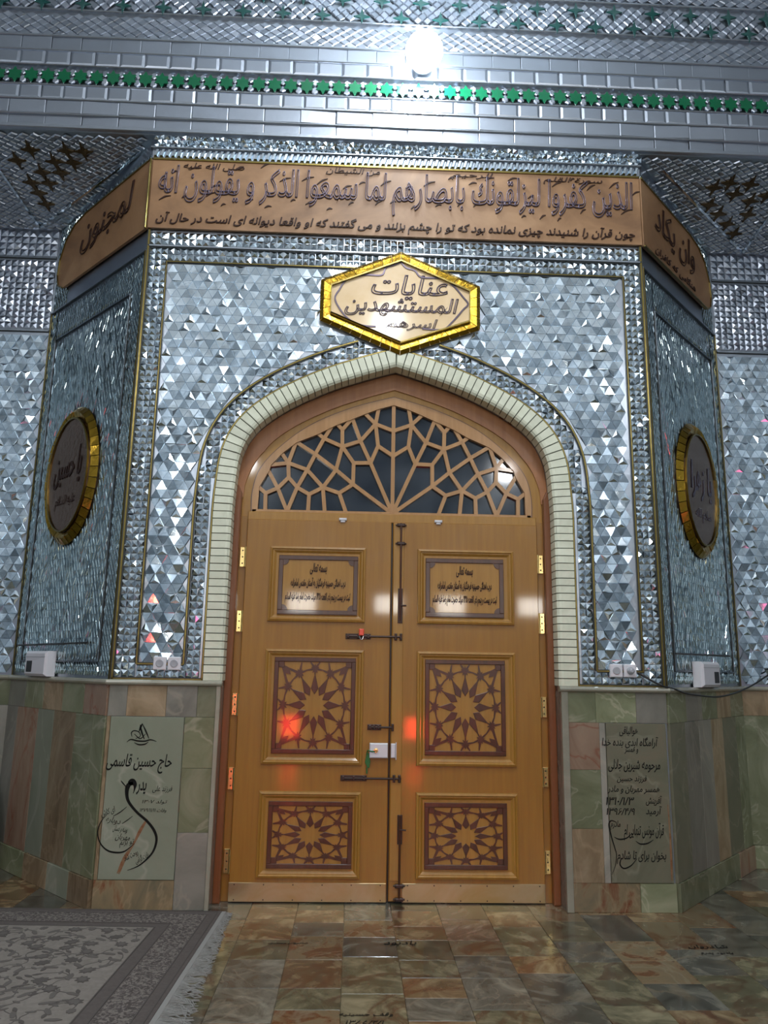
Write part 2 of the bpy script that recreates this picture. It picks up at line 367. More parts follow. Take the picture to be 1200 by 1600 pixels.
def tri_cells(a0, a1, b0, b1, s, ok, margin=None):
    """triangles of a lattice; six lean in towards each star centre"""
    h = s*math.sqrt(3)/2; nb = int((b1-b0)/h); g = s/(2*math.sqrt(3)); mg = s*.36 if margin is None else margin
    for j in range(nb+1):
        y0 = b0+j*h; xo = a0 + (s/2 if j % 2 else 0) - s
        for i in range(int((a1-a0)/s)+3):
            x = xo+i*s; q = i-j//2; r_ = j
            up = ((q, r_, x-s/2, y0), (q+1, r_, x+s/2, y0), (q, r_+1, x, y0+h))
            dn = ((q+1, r_, x+s/2, y0), (q, r_+1, x, y0+h), (q+1, r_+1, x+s, y0+h))
            for cx, cy, t, vs in ((x, y0+g, 0, up), (x+s/2, y0+h-g, math.pi, dn)):
                if a0+mg <= cx <= a1-mg and b0+mg*.8 <= cy <= b1-mg*.8 and ok(cx, cy):
                    c = [v for v in vs if (v[0]-v[1]) % 3 == 0][0]
                    yield (cx, cy, t, random.choice((0, 0, 0, 0, 1)), math.atan2(c[3]-cy, c[2]-cx))
def grid_cells(a0, a1, b0, b1, sx, sy, ok=lambda a, b: True, turn=0, brick=False):
    nx = max(1, round((a1-a0)/sx)); ny = max(1, round((b1-b0)/sy)); dx = (a1-a0)/nx; dy = (b1-b0)/ny
    for j in range(ny):
        for i in range(nx):
            a = a0+dx*(i+.5)+(dx/2 if brick and j % 2 else 0); b = b0+dy*(j+.5)
            if a < a1 and ok(a, b): yield (a, b, turn, 0)
def dia_cells(a0, a1, b0, b1, sx, sy, ok=lambda a, b: True):
    j = 0; b = b0+sy/2
    while b < b1-sy*.3:
        a = a0+sx/2+(sx/2 if j % 2 else 0)
        while a < a1-sx*.3:
            if ok(a, b): yield (a, b, 0, 0)
            a += sx
        b += sy/2; j += 1
def strip(fr, pts, wd, d0, d1, name, m, parent, closed=False):
    mb = MB(); P = [(a, b, wd) for a, b in pts]
    if closed: P = P+[P[0], P[1]]
    mb.ribbon(fr, P, d0, d1)
    return mb.build(name, m, parent)
def groove_line(fr, pts, parent, name='gold_strip', w1=.014, gold=True):
    mb = MB(); mb.ribbon(fr, [(a, b, w1*1.7) for a, b in pts], 0, .014, 0); mb.ribbon(fr, [(a, b, w1*.7) for a, b in pts], .012, .020, 1)
    return mb.build(name, [GROOVE, GOLDD if gold else SILVER], parent)

# ------------------------------------------------------------------ arch curves (front wall plane)
XC = .283
half = [(1.245, 0), (1.245, 2.80), (1.236, 2.98), (1.205, 3.25), (1.10, 3.46), (.88, 3.645), (.56, 3.815), (.255, 3.93), (0, 4.01)]
hc = half[:1]+catmull(half[1:5]+half[5:], 8)
INNER = [(XC-a, b) for a, b in hc]+[(XC+a, b) for a, b in reversed(hc[:-1])]      # left foot, over the apex, right foot
def offset_curve(cur, e):
    out = []; n = len(cur)
    for i, (a, b) in enumerate(cur):
        p, q = cur[max(i-1, 0)], cur[min(i+1, n-1)]; tx, ty = q[0]-p[0], q[1]-p[1]; l = math.hypot(tx, ty); out.append((a-ty/l*e, b+tx/l*e))
    return out
def at_base(cur, z): return [(cur[0][0], z)]+[p for p in cur if p[1] > z+.01]+[(cur[-1][0], z)]
OUTER = offset_curve(INNER, .125)
GOLDC = offset_curve(INNER, .275)
CAPZ, TOPZ, BEAMZ = 1.535, 5.12, 6.0

# ------------------------------------------------------------------ room shell
def shell(name, mb, m, label=None): return structure(mb.build(name, m), label)
FARM = noise_mat('far_mosaic', [(.32, (.03, .04, .05)), (.45, (.16, .19, .21)), (.55, (.42, .47, .52)), (.68, (.8, .88, .95))], 2.2, .5, (1, 1, 1), .6, per_object=False, detail=8)
CEILM = noise_mat('ceiling_mosaic', [(.35, (.10, .11, .12)), (.5, (.35, .38, .4)), (.65, (.75, .8, .85))], 3.5, .5, (1, 1, 1), .6, per_object=False, detail=8)
mb = MB(); UP = Flat((0, 0, 0), (1, 0, 0), (0, 1, 0)); mb.box(UP, -7.2, 7.8, -10.2, 1.6, -.12, -.02)
floor = shell('floor', mb, GROUT, 'marble paved floor of many mottled stones')
mb = MB(); mb.box(UP, -7.2, 7.8, -10.2, 0, 7.75, 7.9); shell('ceiling', mb, CEILM)
mb = MB(); mb.box(UP, -7.2, 7.8, -10.2, -10.0, 0, 7.8); shell('wall_back', mb, FARM)
mb = MB(); mb.box(UP, -7.2, -7.0, -10.0, 1.6, 0, 7.8); shell('wall_west', mb, FARM)
mb = MB(); mb.box(UP, 7.6, 7.8, -10.0, 1.6, 0, 7.8); shell('wall_east', mb, FARM)

# front wall with its arched opening (0.2 deep)
mb = MB(); TH = .34
inn = at_base(INNER, 0)
mb.box(FR, -1.75, inn[0][0], 0, TOPZ, -TH, 0); mb.box(FR, inn[-1][0], 2.31, 0, TOPZ, -TH, 0)
arc = inn[1:-1]
for (a0, b0), (a1, b1) in zip(arc, arc[1:]):
    if a1 > a0+1e-5:
        vs = [FR.p(a0, b0, 0), FR.p(a1, b1, 0), FR.p(a1, TOPZ, 0), FR.p(a0, TOPZ, 0), FR.p(a0, b0, -TH), FR.p(a1, b1, -TH), FR.p(a1, TOPZ, -TH), FR.p(a0, TOPZ, -TH)]
        mb.add(vs, [(0, 1, 2, 3), (0, 4, 5, 1), (3, 2, 6, 7)])
mb.box(FR, -1.75, 2.31, TOPZ, BEAMZ, -TH, 0)
wall_front = shell('wall_front', mb, SILVER, 'mirror mosaic wall around the wooden double door')
mb = MB(); mb.box(LC, 0, LLEN, 0, BEAMZ, -.2, 0); wall_left = shell('wall_left', mb, SILVER, 'angled mirror mosaic wall left of the door')
mb = MB(); mb.box(RC, 0, RLEN, 0, BEAMZ, -.2, 0); wall_right = shell('wall_right', mb, SILVER, 'angled mirror mosaic wall right of the door')
mb = MB(); mb.box(WL, -1.1, 6.0-2.98, 0, BEAMZ, -.2, 0); wall_fl = shell('wall_far_left', mb, SILVER, 'flat mosaic wall at the left edge')
mb = MB(); mb.box(WR, 0, 4.2, 0, BEAMZ, -.2, 0); wall_fr = shell('wall_far_right', mb, SILVER, 'flat mosaic wall at the right edge')
mb = MB(); mb.box(FR, -7.1, 7.7, BEAMZ, 7.8, -.3, 0); wall_beam = shell('wall_beam', mb, SILVER, 'mirrored cornice running across the whole width above the bay')

# --- mosaics of the front wall
hexo = [(-.336, 4.36), (.31, 4.085), (.952, 4.32), (.956, 4.70), (.31, 4.985), (-.336, 4.715)]
hexbig = inset(hexo, -.02)
g_in = at_base(offset_curve(INNER, .30), 1.65)
ok_main = lambda a, b: not inside(a, b, g_in) and not inside(a, b, hexbig)
rect = (-1.575, 2.145, 1.66, 4.835)
mosaic(FR, tri_cells(*rect, .083, ok_main), [tri_mesh(.0845, .0045, MIRROR, .93), tri_mesh(.0845, .009, MIRROR, .03)], wall_front, MIRROR, 300, tilt=4.0)
gp = at_base(GOLDC, 1.65); o_out = at_base(offset_curve(INNER, .15), CAPZ); g_lo = at_base(offset_curve(INNER, .255), CAPZ)
small = list(grid_cells(-1.735, -1.585, CAPZ+.02, 4.96, .05, .05)) + list(grid_cells(2.155, 2.295, CAPZ+.02, 4.96, .048, .05)) + \
    list(grid_cells(-1.585, 2.155, 4.85, 4.965, .052, .055, lambda a, b: not inside(a, b, hexbig))) + \
    list(grid_cells(-1.575, 2.145, CAPZ+.02, 4.3, .05, .05, lambda a, b: (b < 1.64 or inside(a, b, g_lo)) and not inside(a, b, o_out) and not inside(a, b, hexbig)))
mosaic(FR, small, [pyr_mesh(.048, .05, .013)], wall_front, MIRROR, 0, tilt=7, stuff='mirror_border_mosaic')
mosaic(FR, grid_cells(-1.75, 2.31, 4.99, 5.105, .055, .055), [pyr_mesh(.053, .053, .012)], wall_front, MIRROR, 0, tilt=6, stuff='mirror_border_mosaic')
groove_line(FR, [(-1.575, 1.65), (-1.585, 4.84), (2.145, 4.84), (2.15, 1.65)], wall_front, 'gold_strip')
groove_line(FR, [(-1.575, 1.65), (gp[0][0], 1.65)], wall_front); groove_line(FR, [(gp[-1][0], 1.65), (2.15, 1.65)], wall_front)
groove_line(FR, [p for p in gp if not inside(p[0], p[1], hexo)][:len(gp)//2-2], wall_front) if False else None
lp = [p for p in gp if not inside(p[0], p[1], hexo)]
groove_line(FR, [p for p in lp if p[0] < XC], wall_front); groove_line(FR, [p for p in lp if p[0] > XC], wall_front)
groove_line(FR, [(-1.75, 4.978), (2.31, 4.978)], wall_front, 'dark_strip', gold=False)
groove_line(FR, [(-1.742, CAPZ), (-1.742, TOPZ)], wall_front, w1=.018); groove_line(FR, [(2.302, CAPZ), (2.302, TOPZ)], wall_front, w1=.018)
groove_line(FR, [(-1.75, CAPZ+.008), (-1.09, CAPZ+.008)], wall_front); groove_line(FR, [(1.66, CAPZ+.008), (2.31, CAPZ+.008)], wall_front)
groove_line(FR, at_base(offset_curve(INNER, .135), CAPZ), wall_front, w1=.012)

# --- mint tile band round the arch: each tile a piece, with its return into the reveal
band = empty('arch_tile_band', (XC, 0, CAPZ), 'pale mint glazed tile band edging the pointed door arch', 'tile band')
ic = at_base(INNER, CAPZ); oc = at_base(OUTER, CAPZ)
def resample(cur, n):
    L = [0]
    for p, q in zip(cur, cur[1:]): L.append(L[-1]+math.dist(p, q))
    out = []; k = 0
    for i in range(n+1):
        t = L[-1]*i/n
        while k < len(cur)-2 and L[k+1] < t: k += 1
        f = (t-L[k])/max(L[k+1]-L[k], 1e-9); out.append((cur[k][0]+(cur[k+1][0]-cur[k][0])*f, cur[k][1]+(cur[k+1][1]-cur[k][1])*f))
    return out
hi_ = [p for p in ic if p[0] <= XC+1e-6]; NT = 56
ri = resample(hi_, NT)
ro = []
for i, (a, b) in enumerate(ri):
    if b <= 2.8: ro.append((a-.125, b))
    else:
        p, q = ri[i-1], ri[min(i+1, NT)]; tx, ty = q[0]-p[0], q[1]-p[1]; l = math.hypot(tx, ty); ro.append((a-ty/l*.125, b+tx/l*.125))
ro[-1] = (XC, ri[-1][1]+.135)
for side in (1, -1):
    for i in range(NT):
        g = .0035
        def lerp(p, q, t): return (p[0]+(q[0]-p[0])*t, p[1]+(q[1]-p[1])*t)
        ln = math.dist(ri[i], ri[i+1]); t0, t1 = g/ln, 1-g/ln
        q = [lerp(ro[i], ro[i+1], t0), lerp(ro[i], ro[i+1], t1), lerp(ri[i], ri[i+1], t1), lerp(ri[i], ri[i+1], t0)]
        if side < 0: q = [(2*XC-a, b) for a, b in q]
        m_ = MB(); dd = .03+random.uniform(-.002, .002); rd = -.115
        vs = [FR.p(*q[0], 0), FR.p(*q[1], 0), FR.p(*q[2], 0), FR.p(*q[3], 0), FR.p(*q[0], dd), FR.p(*q[1], dd)]
        def inw(p, e):   # slide towards the opening
            o_ = lerp(ri[i], ro[i], 0) if False else p; dx, dy = (q[3][0]-q[0][0], q[3][1]-q[0][1]); l = math.hypot(dx, dy); return (p[0]+dx/l*e, p[1]+dy/l*e)
        for dep, e in ((dd, -.022), (dd-.006, -.004), (dd-.02, .012), (rd, .012), (rd, .0)):
            vs += [FR.p(*inw(q[3], e), dep), FR.p(*inw(q[2], e), dep)]
        fs = [(4, 6, 7, 5), (0, 4, 5, 1)]
        for k in range(4): x = 6+2*k; fs.append((x, x+2, x+3, x+1))
        fs += [(0, 14, 12, 10, 8, 6, 4), (1, 5, 7, 9, 11, 13, 15)]
        if side < 0: fs = [tuple(reversed(f)) for f in fs]
        m_.add(vs, fs); m_.build('glazed_tile', MINT, band)
m_ = MB()
for cur in (ri, [(2*XC-a, b) for a, b in ri]):
    oo = ro if cur is ri else [(2*XC-a, b) for a, b in ro]
    for i in range(NT):
        m_.add([FR.p(*cur[i], .02), FR.p(*cur[i+1], .02), FR.p(*oo[i+1], .02), FR.p(*oo[i], .02), FR.p(*cur[i], -.11), FR.p(*cur[i+1], -.11)], [(0, 1, 2, 3), (0, 4, 5, 1)])
m_.build('grout_bed', GROUT, band)

# ------------------------------------------------------------------ chamfer walls
def chamfer(fr, ln, wall, far_side):
    s = 1 if far_side == 'left' else -1
    A = (lambda a: a) if s > 0 else (lambda a: ln-a)          # a measured from the far corner
    lo, hi = sorted((A(.16), A(ln-.20)))
    topfar, topnear = 4.55, 4.68
    ok = lambda a, b: (1.66 < b < 4.6) and math.hypot((a-med[0])/.47, (b-med[1])/.60) > 1.03
    med = (A(.80), 3.21)
    mosaic(fr, dia_cells(lo+.012, hi-.012, 1.66, 4.60, .046, .12, ok), [dia_mesh(.046, .12, .006, .85)], wall, MIRRORT, 0, tilt=3.4, stuff='mirror_diamond_mosaic')
    cells = list(dia_cells(.02, lo-.012, CAPZ+.02, 4.92, .04, .075)) + list(dia_cells(hi+.012, ln-.03, CAPZ+.02, 4.92, .04, .075)) + list(dia_cells(lo, hi, 4.64, 4.92, .04, .075)) + list(dia_cells(.0, ln, 4.96, 5.86, .05, .09, lambda a, b: b < 5.0 or b > 5.79 or A(a) < .3))
    mosaic(fr, cells, [dia_mesh(.040, .075, .006, .8)], wall, MIRRORT, 0, tilt=3, stuff='mirror_border_mosaic')
    mosaic(fr, dia_cells(lo, hi, CAPZ+.02, 1.66, .04, .07), [dia_mesh(.039, .068, .01)], wall, MIRRORT, 0, tilt=5, stuff='mirror_border_mosaic')
    for pts in ([(lo, 1.66), (lo, 4.62), (hi, 4.62), (hi, 1.66), (lo, 1.66)],): groove_line(fr, pts, wall, 'dark_strip', gold=False, w1=.008)
    groove_line(fr, [(0, 4.94), (ln, 4.94)], wall, 'dark_strip', gold=False)
    groove_line(fr, [(A(.008), CAPZ), (A(.008), 4.94)], wall, w1=.016); groove_line(fr, [(A(ln-.008), CAPZ), (A(ln-.008), 4.94)], wall, w1=.016)
    # medallion
    root = empty('oval_medallion', fr.p(med[0], med[1]-.6), 'oval gold mirror medallion with a brown centre on the angled wall %s of the door' % far_side, 'medallion')
    N = 40; E = lambda k, rx, ry: (med[0]+rx*math.cos(k), med[1]+ry*math.sin(k))
    mb = MB(); mb.poly(fr, [E(2*math.pi*i/N, .36, .485) for i in range(N)], .03, .055); mb.build('disc', BRMIR, root)
    for i in range(N):
        k0, k1 = 2*math.pi*(i+.04)/N, 2*math.pi*(i+.96)/N; mb = MB()
        h = .06+random.uniform(-.004, .004)
        mb.add([fr.p(*E(k0, .37, .495), .04), fr.p(*E(k1, .37, .495), .04), fr.p(*E(k1, .47, .60), .015), fr.p(*E(k0, .47, .60), .015), fr.p(*E(k0, .415, .545), h), fr.p(*E(k1, .42, .55), h)], [(0, 4, 5, 1), (4, 3, 2, 5), (0, 3, 4), (1, 5, 2)])
        mb.build('gold_mirror_piece', GOLD, root)
    mb = MB(); mb.ribbon(fr, [(*E(2*math.pi*i/N, .365, .49), .012) for i in range(N+1)], .05, .066); mb.build('inner_rim', GOLDD, root)
    return root, med
mL, medL = chamfer(LC, LLEN, wall_left, 'left'); mR, medR = chamfer(RC, RLEN, wall_right, 'right')
for fr, md, root, txt in ((LC, medL, mL, ('یا حسین', 'علیه السلام')), (RC, medR, mR, ('یا زهرا', 'سلام الله'))):
    write(txt[0], fr, md[0], md[1]+.06, width=.5, height=.34, d=.058, m=LETTERD if fr is LC else LETTER, parent=root, bold=.01)
    write(txt[1], fr, md[0], md[1]-.24, width=.36, height=.12, d=.058, m=LETTERD if fr is LC else LETTER, parent=root)

# far flat walls
for fr, a0, a1, wall in ((WL, 1.3, 3.0, wall_fl), (WR, .02, 1.5, wall_fr)):
    mosaic(fr, tri_cells(a0, a1, CAPZ+.02, 4.74, .085, lambda a, b: True, .02), [tri_mesh(.0865, .0045, MIRROR, .93), tri_mesh(.0865, .009, MIRROR, .03)], wall, MIRROR, 150, tilt=5.5, near=lambda c, fr=fr: abs(fr.p(c[0], c[1]).x-.28)*3+c[1])
    mosaic(fr, grid_cells(a0, a1, 4.79, 5.5, .06, .06), [pyr_mesh(.058, .058, .012)], wall, MIRROR2, 0, tilt=6, stuff='mirror_border_mosaic')
    mosaic(fr, grid_cells(a0, a1, 5.55, 5.82, .07, .07), [pyr_mesh(.068, .068, .012)], wall, MIRROR2, 0, tilt=5, stuff='mirror_border_mosaic')
    groove_line(fr, [(a0, 4.765), (a1, 4.765)], wall, 'dark_strip', gold=False); groove_line(fr, [(a0, 5.53), (a1, 5.53)], wall, 'silver_strip', gold=False)

# ------------------------------------------------------------------ inscription band
ins = empty('inscription_band', (XC, 0, TOPZ), 'long tan calligraphy band over the door, straight under the cornice', 'inscription', 'tan calligraphy bands')
insL = empty('inscription_band', LC.p(.8, TOPZ), 'round-ended brown calligraphy band on the angled wall left of the door', 'inscription', 'tan calligraphy bands')
insR = empty('inscription_band', RC.p(.8, TOPZ), 'round-ended brown calligraphy band on the angled wall right of the door', 'inscription', 'tan calligraphy bands')
mb = MB(); mb.box(FR, -1.755, 2.315, 5.125, 5.755, .012, .035); mb.build('front_panel', TAN, ins)
for fr, pts in ((LC, [(LLEN, 5.125), (LLEN, 5.755), (.6, 5.755), (.38, 5.72), (.22, 5.62), (.12, 5.45), (.10, 5.3), (.14, 5.18), (.24, 5.125)]), (RC, [(0, 5.125), (RLEN-.24, 5.125), (RLEN-.14, 5.18), (RLEN-.10, 5.3), (RLEN-.12, 5.45), (RLEN-.22, 5.62), (RLEN-.38, 5.72), (RLEN-.6, 5.755), (0, 5.755)])):
    pp = pts if fr is RC else pts[::-1]
    mb = MB(); mb.poly(fr, pp, .012, .035); it = insL if fr is LC else insR; mb.build('side_panel', TAN, it)
    strip(fr, pts, .014, .03, .045, 'edge_rim', GOLDD, it)
strip(FR, [(-1.75, 5.75), (2.31, 5.75)], .014, .03, .045, 'edge_rim', GOLDD, ins)
big = 'الذين كفروا ليزلقونك بابصارهم لما سمعوا الذكر و يقولون انه'
write(big, FR, .28, 5.50, height=.40, width=3.95, d=.037, depth=.012, m=LETTER, parent=ins, outline=.018, shear=.1, name='large_calligraphy')
_rd = random.Random(11)
for k in range(46):
    a = -1.68+3.92*k/45+_rd.uniform(-.03, .03); b = 5.60+_rd.uniform(-.10, .10) if k % 2 else 5.36+_rd.uniform(-.05, .06); l = _rd.uniform(.04, .11); an = _rd.uniform(.2, .7)
    mb = MB(); mb.ribbon(FR, catmull([(a, b, .004), (a+l*.5*math.cos(an), b+l*.5*math.sin(an)+.012, .013), (a+l*math.cos(an), b+l*math.sin(an), .003)], 3), .035, .042); mb.build('accent_mark', LETTERD, ins)
for k, (s_, a, b, wd) in enumerate((('صلى الله عليه', -1.25, 5.69, .5), ('من الشيطان', -.1, 5.70, .45), ('الرحيم', .9, 5.70, .35), ('سورة القلم', 1.75, 5.69, .5))):
    write(s_, FR, a, b, height=.07, width=wd, d=.037, depth=.006, m=LETTERD, parent=ins, name='small_calligraphy')
write('چون قرآن را شنیدند چیزی نمانده بود که تو را چشم بزنند و می گفتند که او واقعا دیوانه ای است در حال آن', FR, .28, 5.205, height=.125, width=3.95, d=.037, depth=.008, m=LETTERD, parent=ins, name='persian_line', bold=.012)
write('وان يكاد', RC, .72, 5.50, height=.36, width=.95, d=.037, depth=.01, m=LETTERD, parent=insR, outline=.015, name='large_calligraphy')
write('لمجنون', LC, LLEN-.72, 5.50, height=.36, width=.95, d=.037, depth=.01, m=LETTERD, parent=insL, outline=.015, name='large_calligraphy')
write('هنگامی که کافران', RC, .70, 5.205, height=.10, width=.95, d=.037, depth=.006, m=LETTERD, parent=insR, name='persian_line')
# mouldings over the band
mou = empty('mirror_moulding', (XC, 0, 5.77), 'bright slanting mirror moulding with a crushed mirror row above the calligraphy band', 'moulding')
n = 84
me = local_mesh(MB().add([(-.024, -.035, 0), (.014, -.035, 0), (.034, .035, 0), (-.004, .035, 0), (-.012, -.028, .02), (.008, -.028, .02), (.024, .028, .02), (.004, .028, .02)], [(4, 5, 6, 7), (0, 1, 5, 4), (1, 2, 6, 5), (2, 3, 7, 6), (3, 0, 4, 7)]), 'slanting_piece', MIRROR)
for i in range(n): share('slanting_piece', me, FR.m(-1.76+4.07*(i+.5)/n, 5.805, .03), mou)
mb = MB(); mb.box(FR, -1.77, 2.33, 5.765, 5.845, 0, .03, .004); mb.box(FR, -1.78, 2.34, 5.845, 5.86, 0, .055, .004); mb.build('ledge', SILVER, mou)
mosaic(FR, grid_cells(-1.77, 2.33, 5.862, 5.985, .045, .04, brick=True), [pyr_mesh(.044, .04, .02)], mou, MIRROR, 0, d=.02, tilt=14, stuff='crushed_mirror_row')

# ------------------------------------------------------------------ hexagonal plaque
hx = empty('hexagonal_plaque', (.31, 0, 4.09), 'gold framed hexagonal cream plaque with calligraphy above the arch', 'plaque')
hin = inset(hexo, .088); hmid = inset(hexo, .03)
mb = MB(); mb.poly(FR, hexo, .034, .036); mb.poly(FR, hin, .036, .05); mb.build('cream_panel', CREAM, hx)
for i in range(6):
    j = (i+1) % 6; L_ = math.dist(hexo[i], hexo[j]); n = max(3, round(L_/.09))
    for k in range(n):
        f = lambda P, t: (P[i][0]+(P[j][0]-P[i][0])*t, P[i][1]+(P[j][1]-P[i][1])*t)
        t0, t1 = (k+.03)/n, (k+.97)/n; h = random.uniform(.055, .06); mb = MB()
        mb.add([FR.p(*f(hexo, t0), .036), FR.p(*f(hexo, t1), .036), FR.p(*f(hmid, t1), h), FR.p(*f(hmid, t0), h), FR.p(*f(hin, t1), .05), FR.p(*f(hin, t0), .05)], [(0, 1, 2, 3), (3, 2, 4, 5), (0, 3, 5), (1, 4, 2)])
        mb.build('gold_mirror_piece', GOLD, hx)
strip(FR, hin, .012, .045, .075, 'inner_rim', GOLDD, hx, True)
def X3(cx, cy): return pix(490+cx/4.444, 390+cy/4.444, FR)
car = [X3(*p) for p in ((605, 110), (640, 150), (700, 170), (745, 215), (880, 225), (960, 270), (1030, 350), (1065, 400), (1030, 440), (960, 520), (890, 575), (750, 570))]
carl = [X3(*p) for p in ((605, 110), (560, 130), (500, 150), (470, 200), (350, 200), (230, 235), (180, 300), (150, 355), (175, 420), (240, 500), (330, 545), (430, 555))]
for cc in (car, carl): mb = MB(); mb.ribbon(FR, [(a, b, .012) for a, b in catmull(cc, 5)], .05, .058); mb.build('cartouche_line', LETTER, hx)
write('عنايات', FR, .38, 4.66, height=.22, width=.62, d=.052, depth=.008, m=LETTER, parent=hx, outline=.02, name='calligraphy')
write('المستشهدين', FR, .32, 4.49, height=.17, width=.92, d=.052, depth=.008, m=LETTER, parent=hx, outline=.022, name='calligraphy')
write('اسرهم', FR, .40, 4.33, height=.12, width=.42, d=.052, depth=.008, m=LETTER, parent=hx, outline=.02, name='calligraphy')

# ------------------------------------------------------------------ beam / cornice bands
def bevel_row(z0, z1, pitch, name, m, x0=-4.2, x1=4.6, d=.03, h=.02, tilt=2.5, parent=wall_beam, top=.62):
    n = round((x1-x0)/pitch); p = (x1-x0)/n; me = local_mesh(pyr_mesh(p*.997, (z1-z0)*1.0, h, top), name, m)
    for i in range(n): share(name, me, FR.m(x0+p*(i+.5), (z0+z1)/2, d) @ Matrix.Rotation(R(random.gauss(0, tilt)), 4, 'X') @ Matrix.Rotation(R(random.gauss(0, tilt)), 4, 'Y'), parent)
mb = MB()
for z0, z1, d in ((6.005, 6.04, .04), (6.13, 6.145, .04), (6.265, 6.285, .05), (6.405, 6.42, .045), (6.60, 6.615, .045), (6.74, 6.76, .05), (6.875, 6.90, .055), (7.165, 7.18, .03), (7.49, 7.51, .03)):
    mb.box(FR, -6.9, 7.5, z0, z1, 0, d, .005)
mb.build('cornice_fillet', SILVER, wall_beam)
bevel_row(6.04, 6.13, .30, 'mirror_plate', MIRROR2, d=.02, h=.002, top=.96, tilt=.8)
bevel_row(6.145, 6.265, .30, 'mirror_plate', MIRROR2, d=.035, h=.003, top=.95, tilt=.8)
bevel_row(6.285, 6.405, .182, 'bevelled_mirror_plate', MIRROR2, d=.035, h=.008, top=.78, tilt=1.2)
bevel_row(6.615, 6.74, .212, 'bevelled_mirror_plate', MIRROR2, d=.035, h=.008, top=.78, tilt=1.2)
bevel_row(6.76, 6.875, .25, 'mirror_plate', MIRROR2, d=.04, h=.002, top=.96, tilt=.8)
# green star row
starp = [((.070 if i % 2 == 0 else .041)*math.cos(R(90+30*i)), (.074 if i % 2 == 0 else .043)*math.sin(R(90+30*i))) for i in range(12)]
smb = MB(); smb.poly(ID, starp, 0, .012, .0); sme = local_mesh(smb, 'green_star', GREEN)
hmb = MB(); hmb.poly(ID, [(.03*math.cos(R(30+60*i)), .034*math.sin(R(30+60*i))) for i in range(6)], 0, .016, .008); hme = local_mesh(hmb, 'hexagon_mirror', MIRROR2)
p = .1365; n = round(8.8/p)
for i in range(n):
    x = -4.2+p*i; share('green_star', sme, FR.m(x, 6.51, .02) @ Matrix.Rotation(R(random.gauss(0, 2)), 4, 'X'), wall_beam)
    for b in (6.472, 6.548): share('hexagon_mirror', hme, FR.m(x+p/2, b, .015) @ Matrix.Rotation(R(random.gauss(0, 5)), 4, 'X'), wall_beam)
# upper bands: diamond mosaic with dark four-pointed stars
mosaic(FR, dia_cells(-4.2, 4.6, 6.905, 7.165, .10, .07), [dia_mesh(.098, .068, .008, .8)], wall_beam, MIRROR2, 0, d=.01, tilt=4, stuff='mirror_diamond_mosaic')
s4 = [((.072 if i % 2 == 0 else .022)*math.cos(R(45*i)), (.085 if i % 2 == 0 else .026)*math.sin(R(45*i))) for i in range(8)]
fmb = MB(); fmb.poly(ID, s4, 0, .012); fme = local_mesh(fmb, 'dark_star', DTEAL)
stars4 = [(-4.2+.345*i, 7.235) for i in range(26)]+[(-4.2+.1725+.345*i, 7.40) for i in range(26)]
mosaic(FR, [c for c in dia_cells(-4.2, 4.6, 7.185, 7.49, .085, .085) if all(math.hypot(c[0]-a, c[1]-b) > .075 for a, b in stars4)], [dia_mesh(.083, .083, .01, .75)], wall_beam, MIRROR2, 0, d=.01, tilt=5, stuff='mirror_diamond_mosaic')
for a, b in stars4: share('dark_star', fme, FR.m(a, b, .02), wall_beam)
mosaic(FR, dia_cells(-4.2, 4.6, 7.515, 7.72, .10, .07), [dia_mesh(.098, .068, .008, .8)], wall_beam, MIRROR2, 0, d=.01, tilt=4, stuff='mirror_diamond_mosaic')

# soffits between the cornice and the recessed walls
for nm, x0, x1, sgn in (('trim_1', -6.0, -1.75, -1), ('trim_2', 2.31, 7.0, 1)):
    zf, zb = 6.0, 5.83
    fl_ = Flat((0, 0, zf), (-1, 0, 0), (0, DEPTH, zb-zf))        # faces down
    ch = (lambda y: -1.75-1.23*y/DEPTH) if sgn < 0 else (lambda y: 2.31+1.19*y/DEPTH)
    L_ = math.hypot(DEPTH, zf-zb)
    mb = MB()
    if sgn < 0: q = [(-ch(0), 0), (-x0, 0), (-x0, L_), (-ch(DEPTH), L_)]
    else: q = [(-x1, 0), (-ch(0), 0), (-ch(DEPTH), L_), (-x1, L_)]
    mb.poly(fl_, q, -.08, 0)
    so = structure(mb.build(nm, SILVER), 'mirrored soffit under the cornice %s of the bay' % ('left' if sgn < 0 else 'right'))
    def okz(a, b, ch=ch, sgn=sgn, L_=L_):
        x = -a; c = ch(b/L_*DEPTH); return (x < c-.03) if sgn < 0 else (x > c+.03)
    lim = (1.75, 4.3) if sgn < 0 else (-4.9, -2.31)
    mosaic(fl_, [c for c in dia_cells(lim[0], lim[1], .02, L_-.02, .09, .06) if okz(c[0], c[1])], [dia_mesh(.088, .058, .01)], so, MIRROR2, 0, tilt=5, stuff='mirror_diamond_mosaic')
    cp = ((228, 150), (130, 232), (500, 160), (628, 165), (410, 242), (548, 250), (318, 322), (455, 325), (238, 398), (370, 405), (295, 478), (348, 560))
    if sgn < 0: P = [pix(x/4.8, 200+y/4.8, fl_) for x, y in cp]
    else: P = [pix(960+x/5, 220+y/5, fl_) for x, y in ((780, 355), (938, 405), (900, 320), (1185, 420), (745, 490), (810, 560), (1040, 565), (880, 640), (935, 715), (1060, 330), (1060, 460))]
    ame = local_mesh(MB().poly(ID, [(x*1.15, y*1.3) for x, y in s4], 0, .016), 'amber_star', AMBER)
    for a, b in P: share('amber_star', ame, fl_.m(a, b, .008), so)
    tri = [pix(*q_, fl_) for q_ in (((0, 262), (63, 352), (238, 222)) if sgn < 0 else ((1215, 315), (1160, 392), (1035, 262)))]
    for e in (tri[:2], tri[1:]): strip(fl_, e, .02, 0, .03, 'white_fillet', MIRROR, so)

